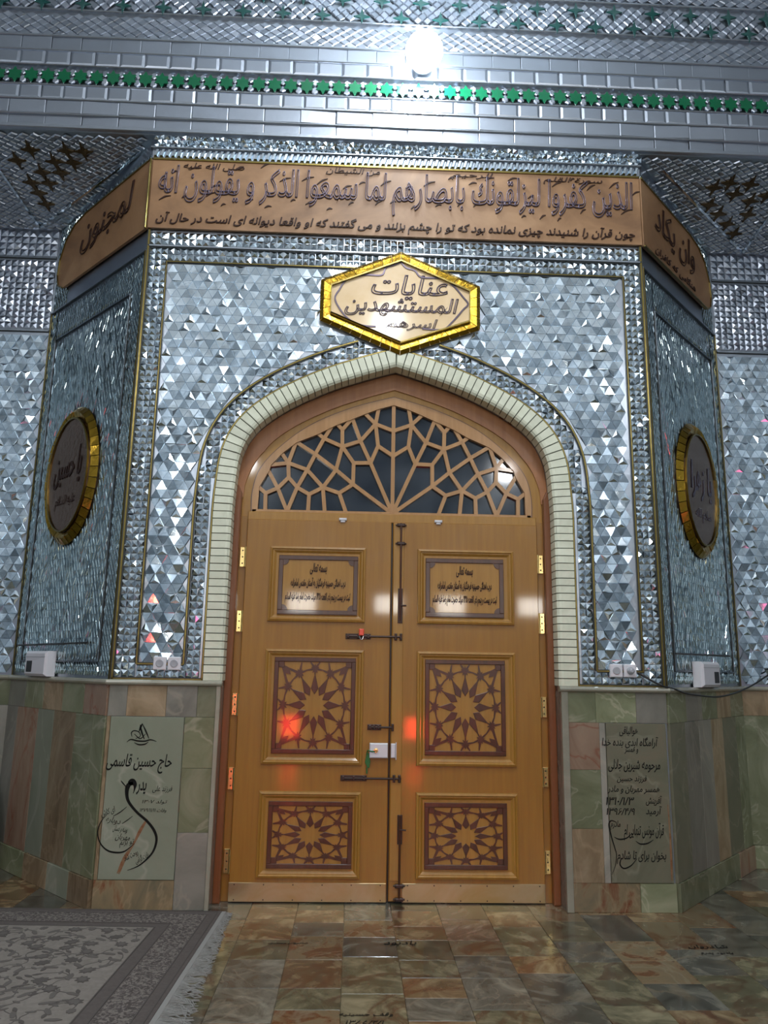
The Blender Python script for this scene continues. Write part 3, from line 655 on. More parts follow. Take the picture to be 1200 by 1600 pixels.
# ------------------------------------------------------------------ cornice spotlight
sp = empty('cornice_spotlight', (.466, -.3, 6.52), 'glaring round white lamp hanging off the mirrored cornice', 'lamp')
S = Vector((.466, -.3, 6.66))
def lathe(c, axis, prof, seg=24):
    axis = Vector(axis).normalized(); x = axis.orthogonal().normalized(); y = axis.cross(x); mb = MB(); vs = []; fs = []
    for r_, h in prof: vs += [Vector(c)+axis*h+(x*math.cos(2*math.pi*j/seg)+y*math.sin(2*math.pi*j/seg))*r_ for j in range(seg)]
    for i in range(len(prof)-1):
        for j in range(seg): q = (j+1) % seg; fs.append((i*seg+j, i*seg+q, (i+1)*seg+q, (i+1)*seg+j))
    fs += [tuple(range(seg-1, -1, -1)), tuple(range((len(prof)-1)*seg, len(prof)*seg))]
    return mb.add(vs, fs)
LAMPG = mat('lamp_glass', (.9, .95, 1), .3, emit=(.80, .92, 1), estr=230)
N_ = 10; lathe(S, (0, 0, 1), [(.155*math.sin(math.pi*(i+.3)/(N_+.6)), -.155*math.cos(math.pi*(i+.3)/(N_+.6))) for i in range(N_+1)]).build('globe', LAMPG, sp, True)
lathe(S+Vector((0, .12, .03)), (0, 1, .2), [(.10, 0), (.10, .05), (.05, .08), (.02, .10)]).build('housing', WHITEP, sp)
mb = MB(); mb.tube([S+Vector((0, .18, .06)), (.466, -.03, 6.72)], .015); mb.build('bracket', WHITEP, sp)

# ------------------------------------------------------------------ wainscot, cap, baseboards
def stone(fr, a0, a1, b0, b1, m, parent, d=.0, t=.022, e=.002, name='marble_slab', g=.0006):
    mb = MB(); mb.box(fr, a0+g, a1-g, b0+g, b1-g, d, d+t+random.uniform(-.0012, .0012), e); return mb.build(name, m, parent, origin=fr.p((a0+a1)/2, (b0+b1)/2, d))
G_, T_, P_, Y_, U_ = MARB
for a0, a1, b0, b1, m in ((-1.75, -1.20, 0, .19, U_), (-1.20, -.985, 0, .50, Y_), (-1.20, -.985, .50, .93, G_), (-1.20, -.985, .93, 1.28, G_), (-1.75, -1.725, .19, 1.28, T_),
                          (-1.75, -1.62, 1.28, 1.50, Y_), (-1.62, -1.34, 1.28, 1.50, T_), (-1.34, -1.12, 1.28, 1.50, Y_), (-1.12, -.985, 1.28, 1.50, G_)):
    stone(FR, a0, a1, b0, b1, m, wall_front)
for a0, a1, b0, b1, m in ((1.575, 2.05, 0, .19, U_), (2.05, 2.31, 0, .19, G_), (1.575, 1.80, .19, .55, T_), (1.575, 1.80, .55, .95, G_), (1.575, 1.80, .95, 1.28, P_), (1.80, 1.845, .19, 1.28, Y_),
                          (1.575, 1.78, 1.28, 1.50, G_), (1.78, 2.08, 1.28, 1.50, G_), (2.08, 2.31, 1.28, 1.50, Y_)):
    stone(FR, a0, a1, b0, b1, m, wall_front)
for a0, a1 in ((-.985, -.955), (1.525, 1.575)):
    stone(FR, a0, a1, 0, 1.50, CAPM, wall_front, t=.034, name='marble_edge_strip')
mb = MB(); mb.box(FR, -.962, -.957, 0, 1.5, -.16, .0); mb.box(FR, 1.525, 1.53, 0, 1.5, -.16, 0); mb.build('marble_reveal', Y_, wall_front)
def side_stones(fr, ln, wall, mats_top, mats_mid, cuts, mats_base, cb):
    for i in range(len(mats_top)): stone(fr, ln*i/len(mats_top), ln*(i+1)/len(mats_top), 1.28, 1.50, mats_top[i], wall)
    for i, m in enumerate(mats_mid): stone(fr, cuts[i]*ln, cuts[i+1]*ln, .19, 1.28, m, wall)
    for i, m in enumerate(mats_base): stone(fr, cb[i]*ln, cb[i+1]*ln, 0, .19, m, wall, t=.036, name='skirting_stone')
side_stones(LC, LLEN, wall_left, [Y_, G_, T_, G_, P_], [Y_, P_, SLAB, T_, G_, G_], [0, .13, .36, .53, .74, .9, 1], [G_, T_, SLAB, T_], [0, .38, .62, .82, 1])
side_stones(RC, RLEN, wall_right, [G_, Y_, G_, T_, G_], [SLABD, Y_, Y_, T_, SLABD, G_], [0, .17, .34, .5, .66, .86, 1], [G_, G_, P_], [0, .32, .75, 1])
for fr, a0, a1, wall, ms in ((WL, 1.5, 3.02, wall_fl, (Y_, G_, Y_, T_, Y_)), (WR, 0, 1.9, wall_fr, (G_, G_, T_, G_, Y_))):
    n = 5
    for i in range(n):
        x0, x1 = a0+(a1-a0)*i/n, a0+(a1-a0)*(i+1)/n
        stone(fr, x0, x1, .19, 1.28, ms[i], wall); stone(fr, x0, x1, 1.28, 1.5, ms[(i+2) % 5], wall); stone(fr, x0, x1, 0, .19, ms[(i+1) % 5], wall, t=.036, name='skirting_stone')
def cap(fr, a0, a1, name, parent):
    mb = MB(); prof = [(.0, 1.497), (.034, 1.497), (.05, 1.505), (.055, 1.517), (.05, 1.530), (.036, 1.537), (0, 1.537)]
    vs = []
    for a in (a0, a1): vs += [fr.p(a + (0), z, d) for d, z in prof]
    n = len(prof); fs = [(i, i+1, n+i+1, n+i) for i in range(n-1)]+[tuple(range(n)), tuple(range(2*n-1, n-1, -1))]
    mb.add(vs, fs); return mb.build(name, CAPM, parent)
cap(FR, -1.77, -.945, 'marble_cap', wall_front); cap(FR, 1.512, 2.33, 'marble_cap', wall_front)
cap(LC, 0, LLEN+.02, 'marble_cap', wall_left); cap(RC, -.02, RLEN, 'marble_cap', wall_right); cap(WL, 1.0, 3.02, 'marble_cap', wall_fl); cap(WR, 0, 2.2, 'marble_cap', wall_fr)

# memorial slabs, inscribed
def X7(cx, cy): return pix(130+cx/5.517, 1110+cy/5.517, FR)
ms = empty('memorial_slab', (-1.475, 0, .19), 'pale green marble memorial slab with a long curling black stroke, left of the door', 'plaque')
mb = MB(); mb.box(FR, -1.723, -1.203, .192, 1.278, .0, .026, .004); mb.build('slab', SLAB, ms, origin=(-1.46, 0, .7))
D0, D1 = .026, .0275
def strokes(fn, S_, root, m=INK, name='calligraphic_stroke', scale=.0042):
    for pts in S_:
        P = [(*fn(x, y), w_*scale*.25) for x, y, w_ in pts]
        mb = MB(); mb.ribbon(FR, catmull(P, 6), D0, D1); mb.build(name, m, root)
strokes(X7, [
    [(440, 620, 14), (400, 640, 30), (385, 700, 24), (400, 780, 18), (470, 870, 16), (560, 950, 16), (620, 1030, 17), (640, 1110, 16), (610, 1210, 13), (540, 1290, 10), (470, 1340, 7), (390, 1370, 3)],
    [(400, 625, 20), (430, 612, 44), (455, 635, 26), (450, 680, 8), (440, 710, 4)],
    [(385, 660, 4), (350, 620, 8), (335, 600, 2)],
    [(215, 890, 3), (160, 960, 6), (135, 1050, 7), (160, 1140, 8), (220, 1200, 10), (300, 1218, 11), (370, 1205, 9), (450, 1140, 3)],
    [(270, 905, 4), (330, 870, 7), (385, 825, 3)], [(345, 970, 4), (390, 940, 6), (435, 905, 3)],
    [(385, 270, 3), (420, 248, 8), (480, 260, 10), (540, 262, 10), (590, 250, 8), (640, 265, 3)],
    [(430, 225, 3), (425, 190, 7), (450, 172, 7), (490, 185, 6), (500, 220, 5), (460, 240, 4)],
    [(490, 180, 4), (505, 140, 14), (520, 110, 4)], [(520, 115, 4), (550, 180, 10), (575, 240, 4)], [(500, 120, 3), (512, 180, 12), (535, 245, 5)],
    [(450, 275, 4), (490, 292, 9), (540, 288, 9), (570, 268, 3)], [(450, 200, 4), (500, 240, 7), (545, 200, 4)]], ms)
W7 = lambda s_, x, y, wpx, hpx, **k: write(s_, FR, *X7(x, y), width=wpx/5.517*.00505, height=hpx/5.517*.00445, d=D0, depth=.0015, parent=ms, **k)
W7('حاج حسین قاسمی', 490, 455, 500, 165, bold=.012)
W7('پدر', 510, 670, 75, 120, bold=.02)
W7('فرزند علی', 690, 675, 150, 60); W7('تولد ۱۳۰۷', 625, 785, 190, 38); W7('وفات ۱۳۷۹/۱۱/۱۱', 610, 858, 200, 38)
for i, (s_, x, y, r_) in enumerate((('ای کاش', 225, 870, .35), ('دوباره', 270, 945, -.2), ('بوسه بر دستان', 330, 1020, -.15), ('مهربان', 350, 1090, -.1), ('تو بزنم', 385, 1140, .1), ('روحت شاد', 420, 1245, .5), ('یادت گرامی', 515, 1265, .5))):
    W7(s_, x, y, 110, 62, rot=r_, name='small_lettering')
mstain = noise_mat('rust_stain', [(.3, (.15, .055, .022)), (.5, (.24, .12, .06)), (.7, (.20, .17, .11))], 9, .25, var=.02)
mb = MB(); mb.ribbon(FR, catmull([(*X7(560, 930), .012), (*X7(500, 1030), .022), (*X7(440, 1150), .014), (*X7(370, 1260), .026), (*X7(310, 1400), .022)], 6), .0255, .0262); mb.build('rust_vein', mstain, ms)
def X8(cx, cy): return pix(930+cx/5.517, 1110+cy/5.517, FR)
mr_ = empty('memorial_slab', (2.07, 0, .19), 'olive marble memorial slab with stacked lines of black writing, right of the door', 'plaque')
mb = MB(); mb.box(FR, 1.848, 2.292, .192, 1.278, 0, .026, .004); mb.build('slab', SLABD, mr_, origin=(2.07, 0, .7))
OX = -.06
def W8(s_, x, y, wpx, hpx, **k):
    a, b = X8(x, y); write(s_, FR, a+OX, b, width=wpx/5.517*.00500, height=hpx/5.517*.0045, d=D0, depth=.0015, parent=mr_, **k)
for s_, x, y, w_, h_ in (('هوالباقی', 345, 180, 150, 85), ('آرامگاه ابدی بنده خدا', 360, 275, 460, 100), ('و همسر', 370, 345, 110, 55), ('مرحومه شیرین جلالی', 395, 475, 420, 110), ('فرزند حسین', 375, 590, 240, 65), ('همسر مهربان و مادر', 390, 680, 420, 70),
                         ('آفرینش', 565, 775, 130, 85), ('۱۳۱۰/۱/۳', 275, 775, 225, 70), ('آرمید', 565, 865, 130, 85), ('۱۳۹۶/۴/۹', 280, 865, 225, 60), ('قرآن مونس تنهایی ام', 480, 1040, 320, 150), ('مادرم', 235, 985, 80, 80), ('بخوان برای تا شادم', 460, 1260, 390, 110)):
    W8(s_, x, y, w_, h_, bold=.01)
strokes(lambda x, y: (X8(x, y)[0]+OX, X8(x, y)[1]), [[(245, 960, 4), (200, 945, 8), (180, 980, 9), (200, 1080, 8), (230, 1180, 7), (245, 1240, 5), (235, 1330, 4), (205, 1410, 2)],
    [(225, 1085, 3), (270, 1105, 9), (330, 1095, 8), (370, 1060, 3)], [(410, 1120, 3), (450, 1145, 9), (510, 1140, 9), (560, 1110, 3)], [(285, 1270, 5), (275, 1320, 9), (310, 1355, 9), (370, 1330, 7), (420, 1270, 3)]], mr_)
mb = MB(); a, b = X8(690, 1250); mb.ribbon(FR, [(2.275, .72, .004), (2.28, .5, .012), (2.278, .3, .014), (2.275, .21, .006)], .0255, .0262); mb.build('rust_vein', mstain, mr_)

# ------------------------------------------------------------------ door set
DY = -.16                         # leaf face, measured out of the front plane (negative = recessed)
dset = structure(empty('door_3', (XC, .2, 0)), 'carved wooden door surround with fan shaped fretwork light')
# reveal soffit and spandrel board
BD = -.20
f_half = [(1.105, 2.80), (1.105, 3.00), (1.05, 3.19), (.89, 3.38), (.65, 3.565), (.335, 3.71), (0, 3.81)]
fh = catmull(f_half, 6); FO = [(XC-.005-a, b) for a, b in fh]+[(XC-.005+a, b) for a, b in reversed(fh[:-1])]
inz = [p for p in INNER if p[1] >= 2.79]; inz = [(inz[0][0], 2.80)]+inz[1:-1]+[(inz[-1][0], 2.80)]
Nn = 60; RI, RO_ = resample(FO, Nn), resample(inz, Nn)
mb = MB()
for i in range(Nn):
    mb.add([FR.p(*RI[i], BD), FR.p(*RI[i+1], BD), FR.p(*RO_[i+1], BD), FR.p(*RO_[i], BD), FR.p(*RI[i], BD-.05), FR.p(*RI[i+1], BD-.05)], [(0, 3, 2, 1), (0, 1, 5, 4)])
mb.build('spandrel_board', WOODR if False else WOODL, dset)
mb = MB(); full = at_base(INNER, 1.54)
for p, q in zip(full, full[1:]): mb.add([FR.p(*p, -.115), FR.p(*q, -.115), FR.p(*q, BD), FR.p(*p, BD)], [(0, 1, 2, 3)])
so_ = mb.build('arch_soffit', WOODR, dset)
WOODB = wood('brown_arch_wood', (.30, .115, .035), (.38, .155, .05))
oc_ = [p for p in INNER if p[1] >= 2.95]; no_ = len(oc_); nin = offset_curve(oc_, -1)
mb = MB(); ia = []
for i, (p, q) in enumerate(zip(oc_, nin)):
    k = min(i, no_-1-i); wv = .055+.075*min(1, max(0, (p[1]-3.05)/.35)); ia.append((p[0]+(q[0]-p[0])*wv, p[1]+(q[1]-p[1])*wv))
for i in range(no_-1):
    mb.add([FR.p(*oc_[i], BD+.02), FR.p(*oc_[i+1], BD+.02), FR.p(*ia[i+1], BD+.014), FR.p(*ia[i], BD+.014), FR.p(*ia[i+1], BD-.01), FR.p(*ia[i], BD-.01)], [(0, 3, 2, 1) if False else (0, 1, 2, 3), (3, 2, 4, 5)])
mb.build('brown_arch_ring', WOODB, dset)  # redder brown ring along the arch, in front of the spandrel board
# frame posts, transom
for s in (-1, 1):
    e = XC+s*1.245; i_ = XC-.003+s*1.128
    mb = MB(); mb.box(FR, min(e, i_), max(e, i_), 0, 2.80, BD-.05, BD+.012, .003); mb.build('frame_post', WOOD, dset)
    c1 = XC+s*1.19; a0, a1 = min(e, c1)+.0, max(e, c1)
    pts = [(a0, 0), (a1, 0), (a1, 2.98), (a0+(a1-a0)*.5, 3.04), (a0, 2.98)]
    mb = MB(); mb.poly(FR, pts, BD, BD+.075, .008); mb.build('casing', WOODR, dset)
mb = MB(); mb.box(FR, XC-1.135, XC+1.135, 2.765, 2.835, BD-.05, BD+.03, .004); mb.build('transom', WOODL, dset)
# fan light: frame ring, lattice, panes
win = structure(empty('window_1', (XC, .2, 2.8)), 'fan shaped fretwork window with dark panes over the door')
strip(FR, FO, .016, BD, BD+.010, 'shadow_bead', MAHO, win)
FD = Frame((0, .2, 0), (1, 0, 0))
nodes = dict(A=(1146, 115), B=(1148, 325), C=(1140, 525), Z=(1135, 945), D=(1005, 270), E=(1025, 445), F=(965, 580), G=(830, 580), H=(885, 405), I=(740, 450), J=(690, 635), K=(825, 750), L=(740, 315), M=(595, 385), N=(525, 510), O=(460, 635), P=(585, 775), Q=(715, 820), R=(475, 830), S=(380, 775), T=(310, 580), U=(312, 695), V=(225, 780), W=(128, 820),
             x1=(770, 945), x2=(600, 945), x3=(467, 945), x4=(300, 945), x5=(125, 945), a=(1030, 145), b=(920, 185), c=(820, 225), d=(700, 270), e=(655, 290), f=(545, 345), g=(372, 412), h=(255, 500), i=(165, 595), i2=(150, 640), j=(70, 770), k=(55, 945))
order = 'A a b c d e f g h i i2 j k x5 x4 x3 x2 x1 Z'.split()
links = 'A-B B-C C-Z B-D D-a D-b D-E E-C E-F F-Z D-H F-H H-c H-I I-G G-F G-K K-Z I-L L-c L-d I-J I-M M-e M-f M-N N-g N-J J-K J-P N-O O-T O-S O-P P-Q Q-K Q-x1 P-R R-S R-x3 P-x2 S-x4 S-U U-T T-g T-h T-i U-V V-i2 V-x4 V-W W-j W-x5'.split()
NP = {k: pix(390+x/5.106, 610+y/5.106, FD) for k, (x, y) in nodes.items()}
cx_ = XC-.005
for k in 'ABCZ': NP[k] = (cx_, NP[k][1])
for k in ('x1', 'x2', 'x3', 'x4', 'x5', 'k', 'Z'): NP[k] = (NP[k][0], 2.845)
edges = [tuple(l.split('-')) for l in links]+list(zip(order, order[1:]))
bl = [NP[k] for k in 'k j i2 i h g f e d c b a A'.split()]; bl = bl+[(2*cx_-a, b) for a, b in reversed(bl[:-1])]
a_ = resample(FO, 120); b_ = []
acc = lambda cur: [0]+list(np.cumsum([math.dist(p, q) for p, q in zip(cur, cur[1:])]))
for p in a_:                                     # nearest point of the inner outline
    best = None
    for q, r_ in zip(bl, bl[1:]):
        dx, dy = r_[0]-q[0], r_[1]-q[1]; t = min(1, max(0, ((p[0]-q[0])*dx+(p[1]-q[1])*dy)/(dx*dx+dy*dy))); c = (q[0]+dx*t, q[1]+dy*t); d_ = math.dist(p, c)
        if best is None or d_ < best[0]: best = (d_, c)
    b_.append(best[1])
mb = MB()
for i in range(120):
    mb.add([FR.p(*a_[i], BD+.02), FR.p(*a_[i+1], BD+.02), FR.p(*b_[i+1], BD+.02), FR.p(*b_[i], BD+.02), FR.p(*a_[i], BD-.03), FR.p(*a_[i+1], BD-.03), FR.p(*b_[i], BD-.03), FR.p(*b_[i+1], BD-.03)], [(0, 3, 2, 1), (1, 0, 4, 5), (3, 2, 7, 6)])
mb.ribbon(FR, [(a, b, .020) for a, b in bl], BD-.02, BD+.0195)
mb.box(FR, XC-1.11, XC+1.10, 2.80, 2.855, BD-.03, BD+.02, .003)
mb.build('fan_frame', WOODH, win)
def faces(P, E):
    adj = {}
    for p, q in E: adj.setdefault(p, set()).add(q); adj.setdefault(q, set()).add(p)
    for p in adj: adj[p] = sorted(adj[p], key=lambda q: math.atan2(P[q][1]-P[p][1], P[q][0]-P[p][0]))
    seen = set(); out = []
    for p in adj:
        for q in adj[p]:
            if (p, q) in seen: continue
            f = []; a, b = p, q
            while (a, b) not in seen:
                seen.add((a, b)); f.append(a); l = adj[b]; a, b = b, l[(l.index(a)-1) % len(l)]
            ar = sum(P[f[i-1]][0]*P[f[i]][1]-P[f[i]][0]*P[f[i-1]][1] for i in range(len(f)))
            if ar > 0: out.append(f)
    return out
for fc in faces(NP, edges):
    pts = [NP[k] for k in fc]
    for mir in (0, 1):
        q = pts if not mir else [(2*cx_-a, b) for a, b in reversed(pts)]
        mb = MB(); mb.poly(FR, q, BD-.03, BD-.022); mb.build('glass_pane', NIGHT, win, origin=FR.p(q[0][0], q[0][1], BD-.03))
for p, q in [tuple(l.split('-')) for l in links]:
    for mir in (0, 1):
        if mir and p in 'ABC' and q in 'BCZ' and abs(NP[p][0]-NP[q][0]) < 1e-6: continue
        P0, P1 = NP[p], NP[q]
        if mir: P0, P1 = (2*cx_-P0[0], P0[1]), (2*cx_-P1[0], P1[1])
        dx, dy = P1[0]-P0[0], P1[1]-P0[1]; l = math.hypot(dx, dy); e = .012
        mb = MB(); mb.ribbon(FR, [(P0[0]-dx/l*e, P0[1]-dy/l*e, .030), (P1[0]+dx/l*e, P1[1]+dy/l*e, .030)], BD-.02, BD+.008+random.uniform(0, .002)); mb.build('lattice_bar', WOODH, win)
mb = MB(); mb.poly(FR, [(cx_+.05*math.cos(R(180-18*i)), 2.845+.05*math.sin(R(180-18*i))) for i in range(10, -1, -1)][::1][::-1][::-1], BD-.02, BD+.016); mb.build('fan_hub', WOODH, win)

# --- rosette inlay pieces (unit coordinates scaled to the panel)
def rosette(fr, a0, a1, b0, b1, d, parent):
    ca, cb = (a0+a1)/2, (b0+b1)/2; hw, hh = (a1-a0)/2, (b1-b0)/2; bt = .032
    pan = MB(); pan.box(fr, a0, a1, b0, b1, d-.004, d); po = pan.build('carved_panel', WOODL, parent, origin=fr.p(ca, cb, d))
    sw, sh = hw-bt, hh-bt
    Tm = lambda p: (ca+p[0]*sw, cb+p[1]*sh)
    rim = MB()
    for x in ((a0, a1, b0, b0+bt), (a0, a1, b1-bt, b1), (a0, a0+bt, b0+bt, b1-bt), (a1-bt, a1, b0+bt, b1-bt)): rim.box(fr, *x, d, d+.012, .003)
    for sx in (-1, 1):
        for sy in (-1, 1):
            x, y = ca+sx*sw, cb+sy*sh; rim.box(fr, min(x, x-sx*.042), max(x, x-sx*.042), min(y, y-sy*.042), max(y, y-sy*.042), d, d+.009, .002)
    rim.build('mahogany_rim', MAHO, po)
    pol = lambda r, t: (r*math.cos(t), r*math.sin(t))
    for k in range(12):
        t = R(30*k); mb = MB(); mb.poly(fr, [Tm(pol(.25, t)), Tm(pol(.40, t-.25)), Tm(pol(.74, t)), Tm(pol(.40, t+.25))], d, d+.006, .002); mb.build('kite_inlay', MAHO, po)
    ribs = MB()
    for k in range(12):
        t = R(30*k); rn = .84
        cen = pol(rn, t)
        mb = MB(); pts = []
        for i in range(10):
            rr = .125 if i % 2 == 0 else .052
            pts.append(Tm((cen[0]+rr*math.cos(t+R(36*i)), cen[1]+rr*math.sin(t+R(36*i)))))
        pts = [(min(max(x, ca-sw), ca+sw), min(max(y, cb-sh), cb+sh)) for x, y in pts]
        mb.poly(fr, pts, d, d+.0064); mb.build('star_inlay', MAHO, po)
        t2 = R(30*(k+1)); rn2 = .84
        c2 = pol(rn2, t2); tm_ = (t+t2)/2; midp = pol(.835, tm_)
        ribs.ribbon(fr, [(*Tm(cen), .018), (*Tm(midp), .009), (*Tm(c2), .018)], d, d+.005)
        ribs.ribbon(fr, [(*Tm(pol(.70, t)), .009), (*Tm(cen), .014)], d, d+.005)
        for sg in (-1, 1):                                  # arms running out to the rim
            an = t+sg*R(40); q = [cen[0], cen[1]]; 
            for _ in range(40):
                nx, ny = q[0]+.02*math.cos(an), q[1]+.02*math.sin(an)
                if abs(nx) > 1 or abs(ny) > 1: break
                q = [nx, ny]
            ribs.ribbon(fr, [(*Tm(cen), .022), (*Tm(q), .009)], d, d+.0045)
    for sx in (-1, 1):
        for sy in (-1, 1): ribs.poly(fr, [Tm(p) for p in ([(sx*.97, sy*.97), (sx*.72, sy*.86), (sx*.66, sy*.70), (sx*.86, sy*.74)] if sx*sy < 0 else [(sx*.97, sy*.97), (sx*.86, sy*.74), (sx*.66, sy*.70), (sx*.72, sy*.86)])][::1 if True else -1], d, d+.0072)
    ribs.build('ribbon_inlay', MAHO, po)
    return po
def moulding(fr, a0, a1, b0, b1, d, parent):
    mb = MB(); w_ = .052
    for (p, q, r_, s_) in (((a0, b0), (a1, b0), (a1-w_, b0+w_), (a0+w_, b0+w_)), ((a1, b0), (a1, b1), (a1-w_, b1-w_), (a1-w_, b0+w_)), ((a1, b1), (a0, b1), (a0+w_, b1-w_), (a1-w_, b1-w_)), ((a0, b1), (a0, b0), (a0+w_, b0+w_), (a0+w_, b1-w_))):
        L2 = lambda x, y, t: (x[0]+(y[0]-x[0])*t, x[1]+(y[1]-x[1])*t)
        vs = []
        for t, h in ((0, 0), (.05, .020), (.35, .026), (.5, .016), (.62, .016), (1.0, .002)): vs += [fr.p(*L2(p, s_, t), d+h), fr.p(*L2(q, r_, t), d+h)]
        mb.add(vs, [(2*i, 2*i+1, 2*i+3, 2*i+2) for i in range(5)])
    return mb.build('panel_moulding', WOODL, parent)
def leaf(n, a0, a1, cols, label, plate):
    root = structure(empty('door_%d' % n, ((a0+a1)/2, .16, 0)), label)
    mb = MB(); mb.box(FR, a0, a1, .012, 2.772, DY-.045, DY, .005); mb.build('leaf', WOOD, root)
    (m0, m1), (p0, p1) = cols
    for z0, z1, q0, q1, kind in ((1.982, 2.56, 2.037, 2.49, 'text'), (.943, 1.777, 1.020, 1.716, 'ros'), (.165, .757, .232, .688, 'ros')):
        moulding(FR, m0, m1, z0, z1, DY, root)
        mb = MB(); mb.box(FR, m0+.03, m1-.03, z0+.03, z1-.03, DY, DY+.003); mb.build('field_board', WOODL, root)
        if kind == 'ros': rosette(FR, p0, p1, q0, q1, DY+.008, root)
        else:
            mb = MB(); mb.box(FR, p0, p1, q0, q1, DY+.003, DY+.008); pl = mb.build('text_panel', WOODL, root, origin=FR.p(p0, q0, DY))
            mb = MB(); bt = .034
            for x in ((p0, p1, q0, q0+bt), (p0, p1, q1-bt, q1), (p0, p0+bt, q0+bt, q1-bt), (p1-bt, p1, q0+bt, q1-bt)): mb.box(FR, *x, DY+.008, DY+.018, .003)
            for sx in (-1, 1):
                for sy in (-1, 1):
                    x, y = (p0+bt if sx < 0 else p1-bt), (q0+bt if sy < 0 else q1-bt)
                    pts = [(x, y)]+[(x-sx*.042*math.cos(R(t_)), y-sy*.042*math.sin(R(t_))) for t_ in (0, 25, 45, 65, 90)]
                    if sx*sy < 0: pts = pts[::-1]
                    mb.poly(FR, pts, DY+.008, DY+.015)
            mb.build('mahogany_rim', MAHO, pl)
            cx, cz = (p0+p1)/2, (q0+q1)/2
            write('بسمه تعالی', FR, cx, cz+.125, width=.13, height=.09, d=DY+.009, depth=.004, m=LETTERD, parent=pl, bold=.025)
            write('درب اهدائی حسینیه فرهنگیان به آستان مقدس امامزاده', FR, cx, cz+.015, width=.42, height=.085, d=DY+.009, depth=.004, m=LETTERD, parent=pl, bold=.03)
            write('ثبت در بیست و پنجم ذی القعده ۱۴۲۵ میلاد حضرت امام رضا علیه السلام', FR, cx, cz-.10, width=.50, height=.085, d=DY+.009, depth=.004, m=LETTERD, parent=pl, bold=.03)
    k0, k1 = plate; mb = MB(); mb.box(FR, k0, k1, .008, .135, DY, DY+.006, .002); kp = mb.build('kick_plate', ALU, root)
    mb = MB()
    for i in range(6):
        for z in (.022, .122): x = k0+.04+(k1-k0-.08)*i/5; mb.box(FR, x-.004, x+.004, z-.004, z+.004, DY+.006, DY+.009, .001)
    mb.build('screw', DIRON, kp)
    return root
d1 = leaf(1, -.852, .272, ((-.665, .078), (-.592, .017)), 'left leaf of the carved wooden double door', (-.852, .268))
d2 = leaf(2, .285, 1.420, ((.478, 1.228), (.541, 1.147)), 'right leaf of the carved wooden double door', (.383, 1.418))
mb = MB(); mb.box(FR, .29, .372, .15, 2.76, DY, DY+.006, .003); mb.build('meeting_stile', WOODL, d2)
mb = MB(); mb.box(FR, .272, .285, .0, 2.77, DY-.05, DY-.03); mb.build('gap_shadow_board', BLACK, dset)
# hinges
def hinge(x, z0, z1, root, s):
    mb = MB(); mb.box(FR, x-.022*s-.020, x-.022*s+.020, z0, z1, DY-.03, DY-.012, .002); o = mb.build('hinge', BRASS, root)
    m2 = MB(); m2.tube([FR.p(x, z0, DY-.004), FR.p(x, z1, DY-.004)], .008); 
    m2.build('hinge_pin', BRASS, o)
    m3 = MB()
    for t in (.18, .5, .82): zz = z0+(z1-z0)*t; m3.box(FR, x-.022*s-.005, x-.022*s+.005, zz-.005, zz+.005, DY-.012, DY-.009, .001)
    m3.build('screw', DIRON, o)
for z0, z1 in ((2.395, 2.55), (1.90, 2.06), (1.285, 1.445), (.76, .915), (.19, .355)): hinge(-.856, z0, z1, d1, 1)
for z0, z1 in ((2.39, 2.535), (1.925, 2.08), (1.30, 1.45), (.80, .94), (.20, .36)): hinge(1.424, z0, z1, d2, -1)
# slide bolts
def hbolt(x0, xb, x1, z, root, keep):
    mb = MB(); mb.box(FR, x0, xb, z-.020, z+.020, DY, DY+.012, .003); o = mb.build('slide_bolt', DIRON, root)
    mb = MB()
    for x in np.linspace(x0+.02, xb-.02, 3): mb.box(FR, x-.008, x+.008, z-.016, z+.016, DY+.012, DY+.026, .004)
    mb.build('bolt_guide', DIRON, o)
    mb = MB(); mb.tube([FR.p(x0+.01, z, DY+.018), FR.p(x1, z, DY+.018)], .0075); mb.build('bolt_rod', DIRON, o)
    mb = MB()
    for x in keep: mb.box(FR, x-.009, x+.009, z-.026, z+.026, DY, DY+.028, .005)
    mb.build('bolt_keeper', DIRON, d2)
hbolt(-.066, .125, .362, 1.880, d1, (.315, .355)); hbolt(.113, .215, .305, 1.215, d1, (.30,)); hbolt(-.077, .115, .368, .852, d1, (.315, .355))
def vbolt(x, z0, z1, zb0, zb1, ends):
    mb = MB(); mb.box(FR, x-.018, x+.018, zb0, zb1, DY+.004, DY+.016, .003); o = mb.build('tower_bolt', DIRON, d2)
    mb = MB(); mb.tube([FR.p(x, z0, DY+.022), FR.p(x, z1, DY+.022)], .0075); mb.build('bolt_rod', MAHO, o)
    mb = MB(); 
    for z in ends: mb.box(FR, x-.030, x+.030, z-.012, z+.012, DY+.004, DY+.030, .005); mb.box(FR, x-.042, x+.042, z-.006, z+.006, DY+.004, DY+.018, .003)
    mb.build('bolt_keeper', DIRON, o)
    mb = MB(); zz = (zb0+zb1)/2; mb.tube([FR.p(x, zz, DY+.024), FR.p(x+.045, zz, DY+.035)], .006); mb.build('bolt_handle', DIRON, o)
vbolt(.347, 2.0, 2.76, 1.985, 2.25, (2.745, 2.60)); vbolt(.362, .03, .60, .40, .60, (.03, .12))
